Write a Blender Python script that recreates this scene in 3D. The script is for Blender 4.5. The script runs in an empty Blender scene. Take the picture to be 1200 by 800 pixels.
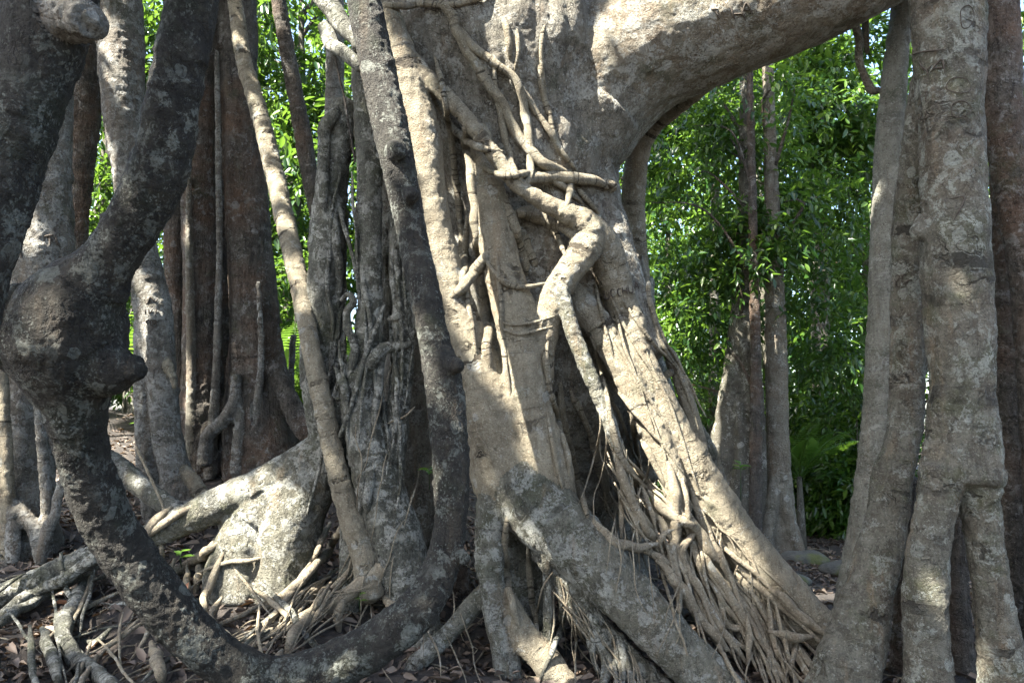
import bpy, math
import numpy as np
from mathutils import Vector
from mathutils.bvhtree import BVHTree

SC = bpy.context.scene
COL = SC.collection
F = 850.0
PITCH = math.atan(100 / 850)
CAM = np.array([0.0, 0.0, 1.5])
FW = np.array([0, math.cos(PITCH), math.sin(PITCH)])
UP = np.array([0, -math.sin(PITCH), math.cos(PITCH)])
RT = np.array([1.0, 0, 0])
SUN = np.array([-0.50, -0.42, 0.80]); SUN /= np.linalg.norm(SUN)


def P(x, y, d):
    """a point seen at image position x, y (1200 x 800) at d metres along the view axis"""
    return CAM + d * (FW + (x - 600) / F * RT + (400 - y) / F * UP)


# ------------------------------------------------------------------ noise
_rs = np.random.RandomState(7)
_perm = _rs.permutation(256); _perm = np.concatenate([_perm, _perm, _perm])
_grad = _rs.normal(size=(256, 3)); _grad /= np.linalg.norm(_grad, axis=1)[:, None]


def pn(p):
    p = np.asarray(p, float)
    i = np.floor(p).astype(int); f = p - i; i &= 255
    u = f * f * f * (f * (f * 6 - 15) + 10)
    out = np.zeros(len(p))
    for dx in (0, 1):
        for dy in (0, 1):
            for dz in (0, 1):
                h = _perm[_perm[_perm[i[:, 0] + dx] + i[:, 1] + dy] + i[:, 2] + dz]
                w = (u[:, 0] if dx else 1 - u[:, 0]) * (u[:, 1] if dy else 1 - u[:, 1]) * (u[:, 2] if dz else 1 - u[:, 2])
                out += w * np.einsum('ij,ij->i', _grad[h & 255], f - np.array([dx, dy, dz]))
    return out * 1.6


def fbm(p, o=3):
    s, a = 0, 1
    for k in range(o):
        s = s + a * pn(p * 2 ** k + 17.3 * k); a *= .5
    return s


# ------------------------------------------------------------------ meshes
def mk_mesh(name, v, f, mat, attrs=None, normals=None, smooth=True):
    """v (N,3); f (M,k) array of equal-size faces or a list of them"""
    me = bpy.data.meshes.new(name)
    fs = f if isinstance(f, list) else [f]
    fs = [np.asarray(a, np.int32) for a in fs if len(a)]
    loops = np.concatenate([a.ravel() for a in fs])
    tot = np.concatenate([np.full(len(a), a.shape[1], np.int32) for a in fs])
    st = np.concatenate([[0], np.cumsum(tot)[:-1]]).astype(np.int32)
    me.vertices.add(len(v)); me.vertices.foreach_set('co', np.asarray(v, np.float32).ravel())
    me.loops.add(len(loops)); me.loops.foreach_set('vertex_index', loops)
    me.polygons.add(len(tot)); me.polygons.foreach_set('loop_start', st)
    try:
        me.polygons.foreach_set('loop_total', tot)
    except Exception:
        pass
    me.update(calc_edges=True); me.validate()
    if smooth:
        me.polygons.foreach_set('use_smooth', np.ones(len(me.polygons), bool))
    for k, a in (attrs or {}).items():
        at = me.attributes.new(k, 'FLOAT', 'POINT'); at.data.foreach_set('value', np.asarray(a, np.float32))
    if normals is not None:
        me.normals_split_custom_set_from_vertices(np.asarray(normals, np.float32))
    if mat: me.materials.append(mat)
    return me


def link(name, me, parent=None, loc=None):
    o = bpy.data.objects.new(name, me); COL.objects.link(o)
    if parent is not None: o.parent = parent
    if loc is not None: o.location = loc
    return o


def tag(o, label=None, cat=None, group=None, kind=None):
    if label: o['label'] = label
    if cat: o['category'] = cat
    if group: o['group'] = group
    if kind: o['kind'] = kind
    return o


def thing(name, label, cat, loc, group=None):
    o = bpy.data.objects.new(name, None); COL.objects.link(o); o.location = [float(a) for a in loc]
    o.empty_display_size = .1
    return tag(o, label, cat, group)


def catmull(pts, step):
    pts = np.asarray(pts, float)
    if len(pts) == 2: pts = np.array([pts[0], pts.mean(0), pts[1]])
    q = np.vstack([2 * pts[0] - pts[1], pts, 2 * pts[-1] - pts[-2]])
    out = []
    for i in range(1, len(q) - 2):
        n = max(2, int(np.linalg.norm(q[i + 1, :3] - q[i, :3]) / step))
        t = np.linspace(0, 1, n, endpoint=False)[:, None]
        a, b, c, d = q[i - 1], q[i], q[i + 1], q[i + 2]
        out.append(.5 * (2 * b + (c - a) * t + (2 * a - 5 * b + 4 * c - d) * t ** 2 + (3 * b - a - 3 * c + d) * t ** 3))
    out.append(pts[-1:])
    return np.vstack(out)


def sweep(path, rad, seg, flute=None, cap=True):
    """closed tube along path (N,3) with radii rad (N,): verts, quads, tris, along"""
    path = np.asarray(path); n = len(path)
    t = np.gradient(path, axis=0); t /= np.linalg.norm(t, axis=1)[:, None] + 1e-12
    u = np.cross(t[0], [0.31, 0.87, 0.11]); u /= np.linalg.norm(u)
    us = [u]
    for i in range(1, n):
        u = us[-1] - t[i] * np.dot(us[-1], t[i]); u /= np.linalg.norm(u) + 1e-12; us.append(u)
    us = np.array(us); vs = np.cross(t, us)
    th = np.linspace(0, 2 * math.pi, seg, endpoint=False)
    rr = rad[:, None] * np.ones(seg)[None]
    if flute is not None: rr = rr * flute(th[None, :], np.arange(n)[:, None])
    v = path[:, None, :] + rr[:, :, None] * (np.cos(th)[None, :, None] * us[:, None, :] + np.sin(th)[None, :, None] * vs[:, None, :])
    v = v.reshape(-1, 3)
    i = np.arange(n - 1)[:, None] * seg; j = np.arange(seg)[None]; k = (j + 1) % seg
    q = np.stack([i + j, i + k, i + seg + k, i + seg + j], -1).reshape(-1, 4)
    al = np.concatenate([[0], np.cumsum(np.linalg.norm(np.diff(path, axis=0), axis=1))])
    along = np.repeat(al, seg)
    if not cap: return v, q, np.zeros((0, 3), int), along
    v = np.vstack([v, path[0] - t[0] * rad[0] * .5, path[-1] + t[-1] * rad[-1] * .5]); along = np.concatenate([along, [0, al[-1]]])
    a, b = n * seg, n * seg + 1
    j = np.arange(seg); k = (j + 1) % seg
    tri = np.vstack([np.stack([np.full(seg, a), k, j], -1), np.stack([np.full(seg, b), (n - 1) * seg + j, (n - 1) * seg + k], -1)])
    return v, q, tri, along


def ctrl(pts, d0=None, d1=None):
    """image-space control points (x,y,r) with depth running d0..d1, or (x,y,r,d) -> world (x,y,z,radius)"""
    xy = np.array([p[:2] for p in pts], float)
    s = np.concatenate([[0], np.cumsum(np.linalg.norm(np.diff(xy, axis=0), axis=1))]); s /= s[-1] + 1e-9
    out = []
    for p, k in zip(pts, s):
        d = p[3] if len(p) > 3 else d0 + (d1 - d0) * k
        out.append([*P(p[0], p[1], d), p[2] * d / F])
    return np.array(out)


class Tube:
    def __init__(s, name, w, mat=None, lump=.07, key=None, ridge=0.0):
        s.name, s.w, s.mat, s.lump, s.key, s.ridge = name, np.asarray(w), mat, lump, key, ridge


def T(name, d0, d1, pts, **k):
    return Tube(name, ctrl(pts, d0, d1), **k)


def fuse(tubes, voxel, smooth=6):
    V, Q, R, off = [], [], [], 0
    for tb in tubes:
        c = catmull(tb.w, max(voxel * 1.5, .02))
        v, q, tr, _ = sweep(c[:, :3], np.maximum(c[:, 3], voxel * 1.1), 22)
        V.append(v); Q.append(q + off); R.append(tr + off); off += len(v)
    me = mk_mesh('tmp', np.vstack(V), [np.vstack(Q), np.vstack(R)], None)
    o = link('tmp', me)
    m = o.modifiers.new('r', 'REMESH'); m.mode = 'VOXEL'; m.voxel_size = voxel
    dg = bpy.context.evaluated_depsgraph_get()
    e = o.evaluated_get(dg).to_mesh()
    v = np.empty(len(e.vertices) * 3, np.float32); e.vertices.foreach_get('co', v); v = v.reshape(-1, 3).astype(float)
    lt = np.empty(len(e.polygons), np.int32); e.polygons.foreach_get('loop_total', lt)
    lv = np.empty(len(e.loops), np.int32); e.loops.foreach_get('vertex_index', lv)
    assert (lt == 4).all()
    q = lv.reshape(-1, 4)
    bpy.data.objects.remove(o); bpy.data.meshes.remove(me)
    ed = np.vstack([q[:, [0, 1]], q[:, [1, 2]], q[:, [2, 3]], q[:, [3, 0]]])
    n = len(v); deg = np.bincount(ed[:, 0], minlength=n) + 1e-9
    for _ in range(smooth):
        a = np.stack([np.bincount(ed[:, 0], v[ed[:, 1], k], n) for k in range(3)], 1) / deg[:, None]
        v = v + .5 * (a - v)
    return v, q


def vnormals(v, q):
    fn = np.cross(v[q[:, 2]] - v[q[:, 0]], v[q[:, 3]] - v[q[:, 1]])
    n = np.zeros_like(v)
    for k in range(q.shape[1]):
        for a in range(3): n[:, a] += np.bincount(q[:, k], fn[:, a], len(v))
    return n / (np.linalg.norm(n, axis=1)[:, None] + 1e-12)


def assign(v, tubes):
    best = np.full(len(v), 1e9); who = np.zeros(len(v), int); along = np.zeros(len(v)); rad = np.zeros(len(v))
    for ti, tb in enumerate(tubes):
        c = catmull(tb.w, max(.03, tb.w[:, 3].mean() * .5))
        al = np.concatenate([[0], np.cumsum(np.linalg.norm(np.diff(c[:, :3], axis=0), axis=1))])
        m = c[:, 3].max() + .12
        ix = np.where(((v > c[:, :3].min(0) - m) & (v < c[:, :3].max(0) + m)).all(1))[0]
        for s in range(0, len(ix), 20000):
            jx = ix[s:s + 20000]
            D = np.sqrt(np.maximum(0, (v[jx] ** 2).sum(1)[:, None] + (c[:, :3] ** 2).sum(1)[None] - 2 * v[jx] @ c[:, :3].T)) - c[None, :, 3]
            k = D.argmin(1); d = D[np.arange(len(jx)), k]
            b = d < best[jx]; jb = jx[b]
            best[jb] = d[b]; who[jb] = ti; along[jb] = al[k[b]]; rad[jb] = c[k[b], 3]
    return who, along, rad


ALL_SURF = {}


def fused_tree(root, tubes, voxel, mat, smooth=6, seed=0, key='x', fine=.0058):
    v, q = fuse(tubes, voxel, smooth)
    who, along, rad = assign(v, tubes)
    n = vnormals(v, q)
    r = np.clip(rad, .02, .5)
    lump = np.array([t.lump for t in tubes])[who]; ridge = np.array([t.ridge for t in tubes])[who]
    sd = np.array([seed * 13.7, seed * 5.1, seed * 9.3])
    rb = np.clip(r, .05, .3)
    disp = lump * r * (pn(v / (rb[:, None] * 2.2) + sd) + .6 * pn(v / (rb[:, None] * .9) + sd + 5))
    st = v * np.array([1, 1, .22])
    disp += ridge * r * (np.abs(pn(st * 5 + sd)) - .3) * 1.2
    disp += fine * (pn(v * 16 + sd) + .7 * pn(v * 38 + sd) + .4 * pn(v * 70 + sd))
    bl = pn(v * 9 + sd + 31)
    disp += np.clip(bl - .62, 0, 1) * .07 * np.minimum(r, .12) / .12
    # growth rings: uneven wrinkles across the run of each root
    w = along * 17 + 1.3 * pn(v * 4 + sd)
    rg = pn(np.stack([w, who * 7.7, 0 * w], 1)) + .6 * pn(np.stack([w * 2.1, who * 3.3 + 9, 0 * w], 1))
    disp += .0055 * rg * np.clip(.4 + 1.2 * pn(v * 2.3 + sd + 50), 0, 1)
    v = v + n * disp[:, None]
    n = vnormals(v, q)
    ALL_SURF[key] = (v, q)
    base = np.array(root.location)
    fw = who[q[:, 0]]
    groups = {}
    for i, t in enumerate(tubes): groups.setdefault(t.key if t.key else ('_', i), []).append(i)
    for g, ids in groups.items():
        f = q[np.isin(fw, ids)]
        if not len(f): continue
        u, inv = np.unique(f, return_inverse=True)
        t = tubes[ids[0]]
        me = mk_mesh(t.name, v[u] - base, inv.reshape(-1, 4), t.mat or mat, {'along': along[u], 'rad': rad[u]}, n[u])
        link(t.name, me, root)
    return v, q


def bvh_of(*surfs):
    V, Fc, off = [], [], 0
    for v, q in surfs:
        V.append(v); Fc.append(q + off); off += len(v)
    return BVHTree.FromPolygons(np.vstack(V).tolist(), np.vstack(Fc).tolist())


def cast(bvh, x, y):
    d = FW + (x - 600) / F * RT + (400 - y) / F * UP
    h = bvh.ray_cast(Vector(CAM), Vector(d / np.linalg.norm(d)))
    if h[0] is None: return None
    return float((np.array(h[0]) - CAM) @ FW), np.array(h[0])


def hug(bvh, pts, lift=.5, dmax=9.0, minwin=2, step=5.0, plane=None, bury=1.0):
    """thin root lying over the surfaces below it: (x,y,r) -> world path + radii"""
    c = catmull(np.array([[p[0], p[1], 0, p[2]] for p in pts], float), step)
    ds = []
    for x, y, _, r in c:
        h = cast(bvh, x, y)
        ds.append(h[0] - lift * r * h[0] / F if h and h[0] < dmax else np.nan)
    ds = np.array(ds)
    if plane is not None: ds = np.fmin(ds, [plane(q[0], q[1]) for q in c])
    ok = ~np.isnan(ds)
    if not ok.any(): return None
    ds = np.interp(np.arange(len(ds)), np.where(ok)[0], ds[ok])
    n = len(ds)
    mn = np.array([ds[max(0, i - minwin):i + minwin + 1].min() for i in range(n)])
    k = np.exp(-np.linspace(-2, 2, 9) ** 2); k /= k.sum()
    pad = np.concatenate([np.full(4, mn[0]), mn, np.full(4, mn[-1])])
    ds = np.convolve(pad, k, 'valid')
    e = np.clip(1 - np.minimum(np.arange(n), np.arange(n)[::-1]) / max(2.0, min(6.0, n * .35)), 0, 1) ** 1.5
    ds = ds + e * bury * c[:, 3] * ds / F
    c[:, 3] *= 1 - .6 * e
    w = np.array([[*P(x, y, d), r * d / F] for (x, y, _, r), d in zip(c, ds)])
    return w


def strand(name, w, mat, root, seg=9, seed=0, wob=.18):
    """one thin root as its own mesh; w (N,4) world path with radius"""
    w = catmull(w, max(.012, w[:, 3].mean() * .9))
    base = np.array(root.location) if root is not None else np.zeros(3)
    r = w[:, 3].copy(); p = w[:, :3].copy()
    s = np.array([seed * 3.1, seed * 7.7, 1.3])
    kk = np.array([.6 / max(r.mean(), .004)])
    r *= 1 + wob * pn(p * kk * .25 + s) + .5 * wob * pn(p * kk * .6 + s)
    p += np.stack([pn(p * 7 + s), pn(p * 7 + s + 9), pn(p * 7 + s + 19)], 1) * r[:, None] * .5
    v, q, tr, al = sweep(p, r, seg)
    return v - base, q, tr, al, name, mat


def add_strand(*a, **k):
    v, q, tr, al, name, mat = strand(*a, **k)
    me = mk_mesh(name, v, [q, tr], mat, {'along': al, 'rad': np.full(len(al), .02)})
    return link(name, me, a[3])
# ------------------------------------------------------------------ materials
def new_mat(name):
    m = bpy.data.materials.new(name); m.use_nodes = True
    m.node_tree.nodes.clear()
    return m, m.node_tree.nodes, m.node_tree.links


class N:
    """tiny node builder"""
    def __init__(s, nt): s.n, s.l = nt.nodes, nt.links
    def add(s, t, ins=None, **kw):
        x = s.n.new(t)
        for k, v in kw.items(): setattr(x, k, v)
        for k, v in (ins or {}).items():
            if isinstance(v, bpy.types.NodeSocket): s.l.new(v, x.inputs[k])
            else: x.inputs[k].default_value = v
        return x
    def noise(s, vec, scale, detail=4, rough=.55, dist=0.0):
        return s.add('ShaderNodeTexNoise', {'Vector': vec, 'Scale': scale, 'Detail': detail, 'Roughness': rough, 'Distortion': dist}).outputs[0]
    def ramp(s, fac, a, b, lo=0.0, hi=1.0):
        x = s.add('ShaderNodeMapRange', {'Value': fac, 'From Min': a, 'From Max': b, 'To Min': lo, 'To Max': hi}, clamp=True)
        return x.outputs[0]
    def mix(s, fac, a, b, blend='MIX'):
        x = s.add('ShaderNodeMix', data_type='RGBA', blend_type=blend)
        for i, v in ((0, fac), (6, a), (7, b)):
            if isinstance(v, bpy.types.NodeSocket): s.l.new(v, x.inputs[i])
            else: x.inputs[i].default_value = v if i == 0 else (*v, 1)
        return x.outputs[2]
    def m(s, op, a, b=0.0):
        x = s.add('ShaderNodeMath', operation=op)
        for i, v in ((0, a), (1, b)):
            if isinstance(v, bpy.types.NodeSocket): s.l.new(v, x.inputs[i])
            else: x.inputs[i].default_value = v
        return x.outputs[0]
    def scale(s, vec, xyz):
        return s.add('ShaderNodeMapping', {'Vector': vec, 'Scale': xyz}).outputs[0]


def bark(name, dark, mid, light, lichen=.5, lich_col=(.42, .42, .37), moss=.3, moss_col=(.055, .06, .03), crack=.4, ring=.5, bump=1.0, rough=.85, red=0.0, streak=.5, scale=1.0, speck=.25, grain=1.0, fibre=0.0):
    k = lambda q: (q[0] * .97, q[1] * 1.02, q[2] * .99)
    dark, mid, light = k(dark), k(mid), k(light)
    mt, nn, ll = new_mat(name)
    b = N(mt.node_tree)
    co = b.add('ShaderNodeTexCoord').outputs['Object']
    if scale != 1: co = b.scale(co, (scale, scale, scale))
    al = b.add('ShaderNodeAttribute', attribute_name='along').outputs['Fac']
    big = b.noise(co, 2.6, 6, .6)
    med = b.noise(co, 11, 7, .65, .3)
    fin = b.noise(co, 55 * grain, 6, .7)
    stv = b.scale(co, (26, 26, 3.2))
    stk = b.noise(stv, 1, 5, .6)
    c = b.mix(b.ramp(big, .33, .67), dark, mid)
    c = b.mix(b.ramp(med, .35, .72), c, light)
    c = b.mix(b.m('MULTIPLY', b.ramp(stk, .5, .72), streak), c, tuple(x * .45 for x in dark))
    if red:
        c = b.mix(b.m('MULTIPLY', b.ramp(b.noise(co, 1.7, 4), .45, .7), red), c, (.20, .105, .055))
    # moss
    mo = b.ramp(b.m('ADD', b.noise(co, 3.1, 5, .65), b.m('MULTIPLY', b.m('SUBTRACT', med, .5), .5)), .62 - .25 * moss, .74 - .2 * moss)
    c = b.mix(b.m('MULTIPLY', mo, min(1, .55 + moss * .4)), c, moss_col)
    # lichen: crusty irregular patches and round spots
    l1 = b.ramp(b.m('ADD', b.m('MULTIPLY', b.noise(co, 6.5, 8, .72, .4), .75), b.m('MULTIPLY', fin, .25)), .60 - .11 * lichen, .635 - .11 * lichen)
    vo = b.add('ShaderNodeTexVoronoi', {'Vector': b.mix(.06, co, b.add('ShaderNodeTexNoise', {'Vector': co, 'Scale': 14.0, 'Detail': 4.0}).outputs['Color'], 'ADD'), 'Scale': 9.0, 'Randomness': 1.0})
    rnd = b.add('ShaderNodeSeparateColor', {'Color': vo.outputs['Color']}).outputs[0]
    spot = b.m('LESS_THAN', vo.outputs['Distance'], b.m('MULTIPLY', b.ramp(rnd, 1 - .55 * lichen, 1, 0, 1), .42))
    lv = b.mix(b.ramp(fin, .35, .65), tuple(x * .62 for x in lich_col), lich_col)
    c = b.mix(b.m('MULTIPLY', l1, .75), c, lv)
    c = b.mix(b.m('MULTIPLY', spot, .7), c, lv)
    # broad crusts of whitish lichen, then tan weathering streaks
    zone = b.ramp(b.noise(co, 1.9, 3, .6), .47, .62)
    l2 = b.m('MULTIPLY', b.ramp(b.noise(co, 11, 8, .75, .5), .58 - .09 * lichen, .61 - .09 * lichen), zone)
    c = b.mix(b.m('MULTIPLY', l2, .6 + .3 * lichen), c, tuple(min(.6, x * 1.12) for x in lich_col))
    tan = b.m('MULTIPLY', b.ramp(b.noise(b.scale(co, (9, 9, .9)), 1, 5, .65), .56, .70), .45 if dark[0] > .06 else .15)
    c = b.mix(tan, c, (.26, .185, .11))
    # pits, flecks and cracks
    c = b.mix(b.m('MULTIPLY', b.ramp(fin, .45, .33), .75), c, tuple(x * .3 for x in dark))
    c = b.mix(b.m('MULTIPLY', b.ramp(b.noise(co, 80, 4, .7), .56, .68), .6), c, tuple(min(.6, x * 1.6) for x in light))
    ve = b.add('ShaderNodeTexVoronoi', {'Vector': b.mix(.05, b.scale(co, (1, 1, .55)), b.add('ShaderNodeTexNoise', {'Vector': co, 'Scale': 20.0, 'Detail': 4.0}).outputs['Color'], 'ADD'), 'Scale': 42.0}, feature='DISTANCE_TO_EDGE')
    crk = b.ramp(ve.outputs['Distance'], .0, .13)
    cm = b.m('MULTIPLY', b.m('SUBTRACT', 1, crk), b.m('MULTIPLY', b.ramp(b.noise(co, 9, 5, .65), .46, .6), crack))
    c = b.mix(b.m('MULTIPLY', cm, .8), c, tuple(x * .28 for x in dark))
    vs = b.add('ShaderNodeTexVoronoi', {'Vector': b.mix(.03, b.scale(co, (1, 1, .7)), b.add('ShaderNodeTexNoise', {'Vector': co, 'Scale': 45.0, 'Detail': 3.0}).outputs['Color'], 'ADD'), 'Scale': 95.0})
    vr = b.add('ShaderNodeSeparateColor', {'Color': vs.outputs['Color']}).outputs[1]
    sk = b.m('MULTIPLY', b.ramp(vr, 1 - .45 * speck, 1 - .45 * speck + .08), b.ramp(vs.outputs['Distance'], .55, .35))
    sk = b.m('MULTIPLY', sk, b.ramp(b.noise(co, 6.3, 6, .7), .47, .6))
    c = b.mix(b.m('MULTIPLY', sk, .85), c, lv)
    # growth rings across the root
    w = b.m('ADD', b.m('MULTIPLY', al, 34.0), b.m('MULTIPLY', b.noise(co, 5, 3), 3.0))
    rg = b.add('ShaderNodeTexNoise', {'W': w, 'Scale': 1.0, 'Detail': 3.0, 'Roughness': .7}, noise_dimensions='1D').outputs[0]
    rl = b.m('MULTIPLY', b.ramp(rg, .44, .36), b.ramp(b.noise(co, 3.3, 3), .42, .6))
    c = b.mix(b.m('MULTIPLY', rl, min(1, .9 * ring)), c, tuple(x * .35 for x in dark))
    h = b.m('ADD', b.m('MULTIPLY', fin, 1.5), b.m('MULTIPLY', med, 1.3))
    h = b.m('ADD', h, b.m('MULTIPLY', b.noise(co, 120, 4, .75), .8))
    h = b.m('ADD', h, b.m('MULTIPLY', stk, .8 * streak))
    h = b.m('SUBTRACT', h, b.m('MULTIPLY', cm, 1.0))
    h = b.m('SUBTRACT', h, b.m('MULTIPLY', rl, 1.6 * ring))
    if fibre: h = b.m('ADD', h, b.m('MULTIPLY', b.noise(b.scale(co, (60, 60, 5)), 1, 4, .6), 1.6 * fibre))
    h = b.m('ADD', h, b.m('MULTIPLY', b.m('MAXIMUM', l1, spot), .12))
    bp = b.add('ShaderNodeBump', {'Height': h, 'Strength': 1.0, 'Distance': .034 * bump})
    bs = b.add('ShaderNodeBsdfPrincipled', {'Base Color': c, 'Roughness': rough, 'Normal': bp.outputs[0]})
    bs.inputs['Specular IOR Level'].default_value = .3
    o = b.add('ShaderNodeOutputMaterial', {'Surface': bs.outputs[0]})
    return mt


def leafmat(name, c1, c2, c3, trans=.45, rough=.38, tcol=(.22, .40, .04)):
    mt, nn, ll = new_mat(name)
    b = N(mt.node_tree)
    t = b.add('ShaderNodeAttribute', attribute_name='tint').outputs['Fac']
    c = b.mix(b.ramp(t, 0, .6), c1, c2)
    c = b.mix(b.ramp(t, .62, .95), c, c3)
    co = b.add('ShaderNodeTexCoord').outputs['Object']
    c = b.mix(b.m('MULTIPLY', b.noise(co, 40, 3), .35), c, tuple(x * .5 for x in c1))
    bs = b.add('ShaderNodeBsdfPrincipled', {'Base Color': c, 'Roughness': rough})
    tc = b.mix(.5, c, tcol)
    tr = b.add('ShaderNodeBsdfTranslucent', {'Color': tc})
    mx = b.add('ShaderNodeMixShader', {0: trans, 1: bs.outputs[0], 2: tr.outputs[0]})
    b.add('ShaderNodeOutputMaterial', {'Surface': mx.outputs[0]})
    return mt


def plainmat(name, c1, c2, sc=20, rough=.9, bump=.5, c3=None):
    mt, nn, ll = new_mat(name)
    b = N(mt.node_tree)
    co = b.add('ShaderNodeTexCoord').outputs['Object']
    n1 = b.noise(co, sc, 7, .65)
    c = b.mix(b.ramp(n1, .35, .65), c1, c2)
    if c3: c = b.mix(b.ramp(b.noise(co, sc * .3, 5), .5, .62), c, c3)
    h = b.m('ADD', n1, b.noise(co, sc * 4, 5))
    bp = b.add('ShaderNodeBump', {'Height': h, 'Strength': bump, 'Distance': .02})
    bs = b.add('ShaderNodeBsdfPrincipled', {'Base Color': c, 'Roughness': rough, 'Normal': bp.outputs[0]})
    b.add('ShaderNodeOutputMaterial', {'Surface': bs.outputs[0]})
    return mt


M = {}
M['fig'] = bark('fig_bark', (.075, .068, .050), (.145, .132, .102), (.235, .215, .172), lichen=.75, lich_col=(.38, .385, .34), moss=.5, crack=.6, ring=.6, streak=.6, grain=1.1)
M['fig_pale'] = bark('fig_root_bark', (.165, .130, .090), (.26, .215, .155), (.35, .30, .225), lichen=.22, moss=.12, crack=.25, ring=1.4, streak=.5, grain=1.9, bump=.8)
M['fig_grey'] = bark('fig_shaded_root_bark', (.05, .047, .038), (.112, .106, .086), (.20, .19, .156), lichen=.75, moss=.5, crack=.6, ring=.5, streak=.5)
M['fig_bole'] = bark('fig_trunk_bark', (.105, .088, .068), (.195, .17, .138), (.29, .262, .22), lichen=.6, moss=.25, crack=.7, ring=.25, red=.08, streak=.8, fibre=.5)
M['branch'] = bark('fig_branch_bark', (.12, .085, .055), (.19, .16, .12), (.28, .25, .20), lichen=.85, moss=.35, crack=.35, ring=.2, red=.25, grain=1.2)
M['liana'] = bark('liana_bark', (.014, .0125, .010), (.031, .027, .022), (.062, .055, .045), lichen=.5, lich_col=(.23, .245, .21), moss=.36, moss_col=(.022, .028, .014), crack=.7, ring=.3, bump=1.25, streak=.6, speck=.9)
M['dark'] = bark('dark_bark', (.040, .033, .027), (.084, .070, .058), (.145, .124, .105), lichen=.32, lich_col=(.27, .26, .24), moss=.22, crack=.6, ring=.4, red=.55, streak=1.0, fibre=1.0, grain=.8)
M['left'] = bark('left_tree_bark', (.085, .074, .062), (.16, .142, .12), (.245, .22, .19), lichen=.8, lich_col=(.38, .38, .345), moss=.3, crack=.5, ring=.6, red=.18, streak=.5)
M['right'] = bark('right_tree_bark', (.082, .070, .052), (.150, .135, .108), (.225, .21, .175), lichen=.55, lich_col=(.36, .38, .33), moss=.45, moss_col=(.07, .075, .035), crack=.5, ring=1.0, red=.2, streak=.7, grain=1.3, fibre=.3)
M['pole'] = bark('pole_bark', (.12, .10, .075), (.19, .165, .13), (.27, .245, .20), lichen=.3, moss=.25, crack=.3, ring=.3, red=.3, streak=.5)
M['pale_pole'] = bark('pale_pole_bark', (.17, .155, .125), (.26, .24, .20), (.34, .32, .275), lichen=.3, moss=.35, crack=.2, ring=.3, streak=.5)
M['far'] = bark('far_bark', (.06, .05, .038), (.105, .092, .072), (.16, .145, .118), lichen=.4, moss=.3, crack=.3, ring=.3)
M['rootlet'] = bark('rootlet_bark', (.15, .115, .08), (.25, .20, .145), (.34, .285, .21), lichen=.15, moss=.1, crack=.3, ring=.35, streak=.4, bump=.5, grain=1.6)
M['leaf'] = leafmat('forest_leaf', (.008, .030, .008), (.020, .060, .012), (.13, .22, .022), trans=.36)
M['leaf_b'] = leafmat('broad_leaf', (.009, .030, .007), (.020, .055, .009), (.095, .16, .018), trans=.33, rough=.28)
M['palm'] = leafmat('palm_leaf', (.030, .085, .014), (.055, .13, .02), (.12, .19, .05), rough=.3)
M['shade_canopy'] = leafmat('shade_canopy_leaf', (.022, .06, .012), (.04, .09, .015), (.07, .13, .02), trans=.25)  # leaves of the unseen layer added to block the sun
M['dead'] = leafmat('dead_leaf', (.035, .026, .019), (.085, .060, .042), (.20, .155, .115), trans=.1, rough=.7, tcol=(.2, .1, .03))
M['dead_red'] = leafmat('dead_leaf_orange', (.20, .075, .03), (.26, .11, .05), (.3, .14, .07), trans=.15, rough=.6, tcol=(.3, .1, .03))
M['soil'] = plainmat('forest_soil', (.014, .011, .009), (.034, .027, .021), 34, bump=1.0, c3=(.050, .040, .031))
M['rock'] = plainmat('mossy_stone', (.03, .03, .025), (.07, .068, .058), 9, c3=(.05, .055, .012))
M['carve'] = plainmat('carved_groove', (.035, .028, .02), (.06, .048, .036), 40)
# ------------------------------------------------------------------ ground
_gc = []
for x, y, d in [(100, 790, 4.1), (30, 740, 4.6), (50, 655, 5.6), (60, 610, 6.5), (165, 600, 7.0), (120, 570, 8.0), (270, 552, 8.0), (345, 530, 9.0), (300, 705, 4.9), (200, 690, 5.0), (330, 745, 4.5),
                (415, 705, 4.9), (460, 795, 4.3), (500, 760, 4.6), (560, 790, 4.4), (650, 800, 4.3), (760, 800, 4.3), (850, 800, 4.4), (900, 790, 4.6), (980, 745, 5.2), (940, 700, 6.4), (940, 655, 9.0), (985, 690, 6.8),
                (880, 632, 10.5), (1000, 618, 12.0), (920, 615, 13), (1050, 800, 4.2), (1150, 800, 4.2), (1190, 760, 5.0), (1190, 690, 7), (600, 690, 6.2), (700, 640, 7.5), (400, 590, 7.0),
                (420, 560, 10), (350, 500, 12), (120, 480, 13), (300, 470, 20), (1000, 570, 22), (800, 575, 20)]:
    _gc.append(P(x, y, d))
_gc += [np.array(a, float) for a in [(-3, 2, .1), (0, 2.5, -.02), (3, 2, 0), (0, -4, 0), (-6, 0, .1), (6, 0, 0), (-10, 10, 1.4), (12, 12, -.2), (-30, 40, 3.0), (30, 40, .5), (0, 50, 1.0), (0, -30, 0), (-40, -20, 1), (40, -20, 0), (-60, 90, 4), (60, 90, 2), (0, 140, 3)]]
_gc = np.array(_gc)


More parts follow.
